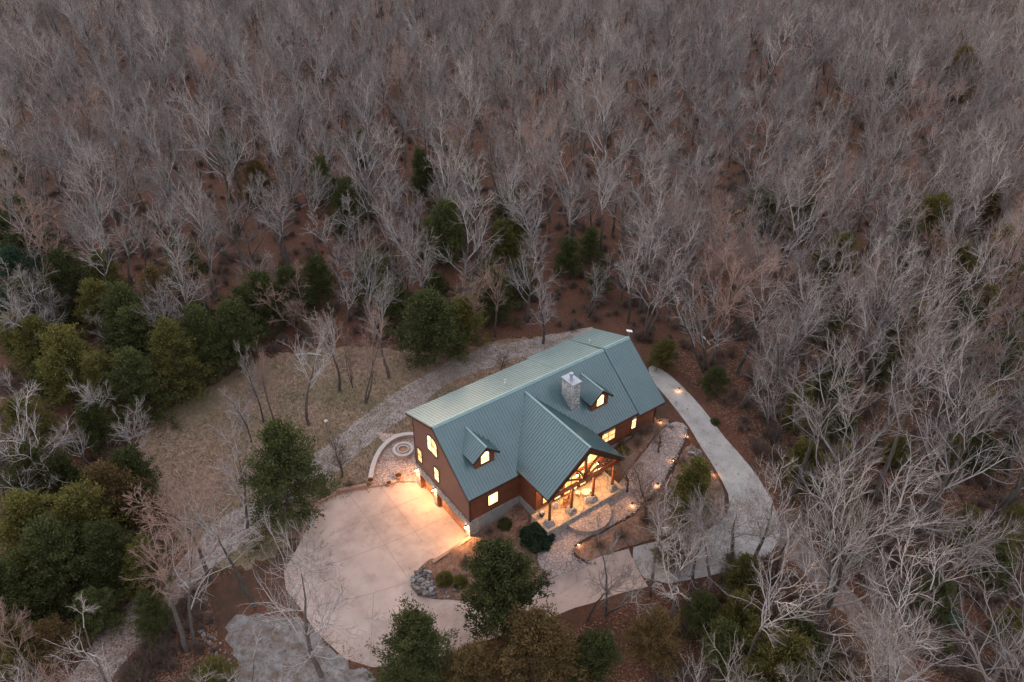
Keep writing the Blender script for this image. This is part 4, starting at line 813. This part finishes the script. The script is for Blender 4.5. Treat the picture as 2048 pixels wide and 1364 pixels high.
for (a, b), L in zones.items():
    L.sort(key=lambda c: c[4])
    for k_, c in enumerate(L):
        x, y, z, H, u, v, dep, vr, rz = c; s = H/15.
        tall = 'tall' if H > 16 else 'short' if H < 12.5 else 'bare'; o_ = ordn[k_] if k_ < len(ordn) else ordn[k_-len(L)] if k_-len(L) >= -12 and False else 'rearmost'
        if k_ >= 12: o_ = ordn[min(11, len(L)-1-k_)].replace('left', '@').replace('right', 'left').replace('@', 'right').replace('leftmost', 'rightmost')
        pinkish = trng.random() < .14
        e, t, cr_ = put_tree('bare_tree', BV[vr], (x, y, z), s, rz, '%s grey tree %s in the %s %s of the woods' % (tall, o_, vt[b], hz[a]), 'bare tree', 'bare trees of the woods', trng.uniform(.95, 1.1), (trng.normal(0, .04), trng.normal(0, .04)), RED if pinkish else None)
        if not pinkish: protos.setdefault(vr, (t, cr_))
# the rest of the woods: one mass through geometry nodes
def mass(name, pts, srcs, label, cat):
    me = bpy.data.meshes.new(name); me.vertices.add(len(pts)); me.vertices.foreach_set('co', np.array([p[0] for p in pts], np.float32).ravel())
    at = me.attributes.new('rot', 'FLOAT_VECTOR', 'POINT'); at.data.foreach_set('vector', np.array([p[1] for p in pts], np.float32).ravel())
    at = me.attributes.new('scl', 'FLOAT', 'POINT'); at.data.foreach_set('value', np.array([p[2] for p in pts], np.float32))
    at = me.attributes.new('vr', 'INT', 'POINT'); at.data.foreach_set('value', np.array([p[3] for p in pts], np.int32))
    o = link(name, me); tag(o, label, cat, None, 'stuff')
    ng = bpy.data.node_groups.new(name, 'GeometryNodeTree'); ng.interface.new_socket('Geometry', in_out='INPUT', socket_type='NodeSocketGeometry'); ng.interface.new_socket('Geometry', in_out='OUTPUT', socket_type='NodeSocketGeometry')
    N = ng.nodes; L = ng.links; gi = N.new('NodeGroupInput'); go = N.new('NodeGroupOutput'); jn = N.new('GeometryNodeJoinGeometry')
    def na(n_, t_): q = N.new('GeometryNodeInputNamedAttribute'); q.data_type = t_; q.inputs[0].default_value = n_; return q.outputs[0]
    rot, scl, vr = na('rot', 'FLOAT_VECTOR'), na('scl', 'FLOAT'), na('vr', 'INT')
    for k_, src in srcs:
        cp = N.new('FunctionNodeCompare'); cp.data_type = 'INT'; cp.operation = 'EQUAL'; L.new(vr, cp.inputs[2]); cp.inputs[3].default_value = k_
        for ob in src:
            oi = N.new('GeometryNodeObjectInfo'); oi.transform_space = 'ORIGINAL'; oi.inputs[0].default_value = ob; oi.inputs[1].default_value = True
            ip = N.new('GeometryNodeInstanceOnPoints'); L.new(gi.outputs[0], ip.inputs['Points']); L.new(cp.outputs[0], ip.inputs['Selection']); L.new(oi.outputs['Geometry'], ip.inputs['Instance']); L.new(rot, ip.inputs['Rotation']); L.new(scl, ip.inputs['Scale']); L.new(ip.outputs[0], jn.inputs[0])
    L.new(jn.outputs[0], go.inputs[0]); md = o.modifiers.new('scatter', 'NODES'); md.node_group = ng
    return o
mass('distant_woods', [((c[0], c[1], c[2]), (trng.normal(0, .03), trng.normal(0, .03), c[8]), c[3]/15., c[7]) for c in rest], list(protos.items()), 'mass of bare grey trees filling the woods beyond', 'woods')
# shrubs: individual ones near the house, then undergrowth
def shrub_mesh(seed, R_=.8, H=1.1, n=70, m='brush'):
    r = np.random.default_rng(seed); tb_ = Tubes(); az = r.uniform(0, 6.28, n); el = r.uniform(.35, 1.45, n); d = np.stack([np.cos(az)*np.cos(el), np.sin(az)*np.cos(el), np.sin(el)], -1)
    P, D = grow(r, r.normal(0, .06, (n, 3))*np.array([1, 1, 0]), d, r.uniform(.6, 1.1, n)*H, 3, .15, .03); tb_.add(P, np.linspace(1, .4, 4)[None]*.014*np.ones((n, 1)), 3)
    p, d, L_, rd = spawn(r, P, D, np.full(n, H), np.full(n, .012), 6, .2, .4, 1., .2, .4, 3); P, D = grow(r, p, d, L_, 2, .2, .0); tb_.add(P, .009*np.ones((len(L_), 3)), 3)
    return tb_.mesh('bare_shrub', M[m])
SM = [shrub_mesh(i) for i in range(4)]
def leafball(seed, m):
    r = np.random.default_rng(seed); n = 5200; d = nrm(r.normal(0, 1, (n, 3))); d[:, 2] = np.abs(d[:, 2])*.95-.05; rad = (r.uniform(.5, 1, n)**.4)*(1+.12*np.sin(d[:, 0]*6+seed)*np.cos(d[:, 1]*7)); q = d*rad[:, None]*np.array([1, 1, .85])
    ax = nrm(d+r.normal(0, .5, d.shape)); sd = nrm(np.cross(ax, r.normal(0, 1, d.shape))); V = np.stack([q-sd*.035, q+sd*.035, q+ax*.14], 1).reshape(-1, 3)
    return npmesh('leafy_shrub', V, np.arange(len(V)).reshape(-1, 3), [M[m]])
LB = {k_: leafball(i, k_) for i, k_ in enumerate(('shrub', 'ced_y', 'ced_g'))}
def shrub(px, py, s, me, label, name, fn=hg, group=None):
    p = g(px, py, 0, fn); o = link(name, me); o.location = (p[0], p[1], p[2]+.03); o.scale = (s, s, s); o.rotation_euler = (0, 0, trng.uniform(0, 6)); return tag(o, label, 'shrub', group)
shrub(1073, 1078, 1.75, LB['shrub'], 'dense dark rounded spruce shrub left of the flagstones below the porch', 'evergreen_shrub', hb)
shrub(1010, 1050, .8, LB['ced_g'], 'small green shrub in the bed at the foot of the log wall', 'evergreen_shrub', hb)
shrub(890, 1160, .9, LB['ced_y'], 'olive spreading shrub behind the boulders at the bed tip', 'evergreen_shrub', hb)
shrub(920, 1165, .8, LB['ced_y'], 'olive spreading shrub between the boulders and the big cedar', 'evergreen_shrub', hb)
shrub(1248, 905, .8, LB['ced_y'], 'yellowish shrub beside the right porch eave', 'evergreen_shrub')
shrub(1430, 845, .6, LB['ced_g'], 'small round bush on the outer side of the driveway', 'evergreen_shrub')
shp = [(1262,872,1.3,'nearest the wide window'),(1285,868,1.4,'below the narrow right window'),(1302,862,1.2,'at the right house corner'),(1240,890,1.1,'beside the porch roof'),(1275,890,1.0,'by the walk below the windows'),(980,1066,.9,'in the bed below the bright window'),(1000,1085,.9,'in the lit bed left of the spruce shrub'),(960,1100,.9,'in the pale mulch below the garage corner'),(930,1130,1.,'in the middle of the lower bed'),(1240,1075,1.1,'in the mulch island, left'),(1200,1095,1.,'at the lower side of the mulch island'),(1330,1000,1.3,'in the mulch island, upper part'),(1365,930,1.1,'between walk and driveway'),(1395,960,1.2,'beside the olive cedar'),(1290,1045,1.1,'in the mulch island near the walk'),(650,990,1.0,'behind the left timber'),(700,975,1.0,'behind the raised timber'),(1400,720,1.1,'above the driveway top'),(1430,790,1.2,'outside the driveway bend'),(1380,700,1.2,'in the leaves right of the house')]
for i, (px, py, s, w_) in enumerate(shp): shrub(px, py, s, SM[i % 4], 'leafless brown twiggy shrub '+w_, 'bare_shrub', hb if 900 < px < 1010 else hg, 'twiggy shrubs')
bsrc = [(k_, [o]) for k_, o in enumerate([o for o in COL.objects if o.name.startswith('bare_shrub')][:4])]
up = []
while len(up) < 3600:
    px, py = trng.uniform(-40, 2090), trng.uniform(0, 1420)**1; q = g(px, py)
    if inpoly(np.array([q[0]]), np.array([q[1]]), CLEAR)[0] or min(np.hypot(*(track-q[:2]).T)) < 2.4 or min(np.hypot(*(RD2-q[:2]).T)) < 2.8: continue
    up.append((tuple(q), (0, 0, trng.uniform(0, 6)), trng.uniform(.5, 1.5), int(trng.integers(4))))
mass('undergrowth', up, bsrc, 'thin brown brush between the trunks', 'undergrowth')
# fallen trunks
for i, (a, b, lab, m_) in enumerate([((593,712),(643,712),'fallen pale log with broken end at the upper meadow edge','twigwhite'),((1395,668),(1420,692),'fallen pale log right of the house in the leaves','twigwhite'),((870,228),(862,285),'leaning pale dead trunk in the upper middle woods','twigwhite'),((820,262),(868,255),'fallen dead trunk in the upper middle woods','twigwhite'),((1840,880),(1790,905),'fallen branch among the right hand trees','twig')]):
    A = g(*a); B = g(*b); A[2] += .2; B[2] += .2
    tag(MB().tube([A, (A+B)/2+np.array([.1,.1,.15]), B], [.16,.13,.07], 7).build('fallen_log', M[m_], smooth=True), lab, 'log')
ROADP = np.array(list(road_out)+list(road_in)+list(road_in2)+list(isl)+list(np.zeros((0,2))))
# grass tufts and fallen leaves, too many to count
def blades(name, P, n, hmin, hmax, w, m, fn, label, cat, flat=False, seed=3):
    r = np.random.default_rng(seed); lo, hi = P.min(0), P.max(0); q = r.uniform(lo, hi, (n*3, 2)); q = q[inpoly(q[:, 0], q[:, 1], P)][:n]
    hx = inpoly(q[:, 0], q[:, 1], ROADP) if flat and seed in (3, 4) else np.zeros(len(q), bool)
    hx |= (q[:, 0] > .3) & (q[:, 0] < 27.6) & (q[:, 1] > -6.3) & (q[:, 1] < 5.3); q = q[~hx]; z = fn(q[:, 0], q[:, 1]); p = np.stack([q[:, 0], q[:, 1], z+.03], -1); a = r.uniform(0, 6.28, len(q)); sd = np.stack([np.cos(a), np.sin(a), 0*a], -1)*w*r.uniform(.5, 1.3, (len(q), 1))
    if flat:
        d2 = np.stack([-np.sin(a), np.cos(a), r.normal(0, .3, len(q))], -1)*w*r.uniform(.7, 1.3, (len(q), 1)); V = np.stack([p-sd, p+d2*.6, p+sd, p-d2*.6], 1)+np.array([0, 0, .04]); F = np.arange(len(q)*4).reshape(-1, 4)
    else:
        V = np.stack([p-sd, p+sd, p+r.normal(0, .08, p.shape)+np.array([0, 0, 1])*r.uniform(hmin, hmax, (len(q), 1))], 1); F = np.arange(len(q)*3).reshape(-1, 3)
    o = link(name, npmesh(name, V.reshape(-1, 3), F, [m] if not isinstance(m, list) else m)); return tag(o, label, cat, None, 'stuff')
M['straw'] = mat('dry_grass', [(.10, .088, .038), (.21, .15, .085), (.26, .185, .11)], scale=.25, rough=1, pos=[.35, .5, .65], detail=8)
M['leaf'] = mat('fallen_leaf', [(.10, .045, .028), (.20, .105, .065), (.32, .20, .14)], scale=2.1, rough=.9, pos=[.35, .5, .68], detail=8)
MP = np.array(meadow_poly)
MP = MP.mean(0)+(MP-MP.mean(0))*1.045
blades('grass', MP, 70000, .06, .2, .05, M['straw'], hg, 'short dry winter grass of the meadow', 'grass')
LP = np.array([g(a, b)[:2] for a, b in [(1300,690),(1700,600),(2090,760),(2090,1420),(1100,1420),(950,1330),(1300,1195),(1560,1130),(1590,1050),(1480,880),(1370,755)]])
blades('leaf_litter', LP, 50000, 0, 0, .11, M['leaf'], hg, 'brown fallen leaves on the woodland floor at the right', 'fallen leaves', True)
blades('leaf_litter', np.array(meadow_poly), 7000, 0, 0, .09, M['leaf'], lambda x, y: hg(x, y)+.04, 'brown leaves blown across the meadow and gravel track', 'fallen leaves', True, 6)
blades('leaf_litter', np.array(drive_poly), 380, 0, 0, .06, M['leaf'], lambda x, y: hg(x, y)+.05, 'scattered brown leaves on the driveway concrete', 'fallen leaves', True, 7)
blades('leaf_litter', ROADP, 700, 0, 0, .08, M['leaf'], lambda x, y: hg(x, y)+.03, 'scattered brown leaves on the right driveway', 'fallen leaves', True, 8)
blades('leaf_litter', smooth_poly(G([(440,1240),(620,1220),(760,1340),(760,1420),(460,1420)]), 1), 1500, 0, 0, .08, M['leaf'], lambda x, y: hg(x, y)+.03, 'brown leaves drifted over the grey asphalt apron', 'fallen leaves', True, 9)
LP2 = np.array([g(a, b)[:2] for a, b in [(-30,1420),(-30,900),(250,930),(350,1080),(430,1230),(450,1420)]])
blades('leaf_litter', LP2, 25000, 0, 0, .11, M['leaf'], hg, 'brown fallen leaves under the trees at the lower left', 'fallen leaves', True, 4)
BP = np.array(bed1)
blades('bark_mulch', BP, 9000, 0, 0, .07, M['leaf'], lambda x, y: hb(x, y), 'loose bark and pale pebbles covering the front bed', 'mulch', True, 5)
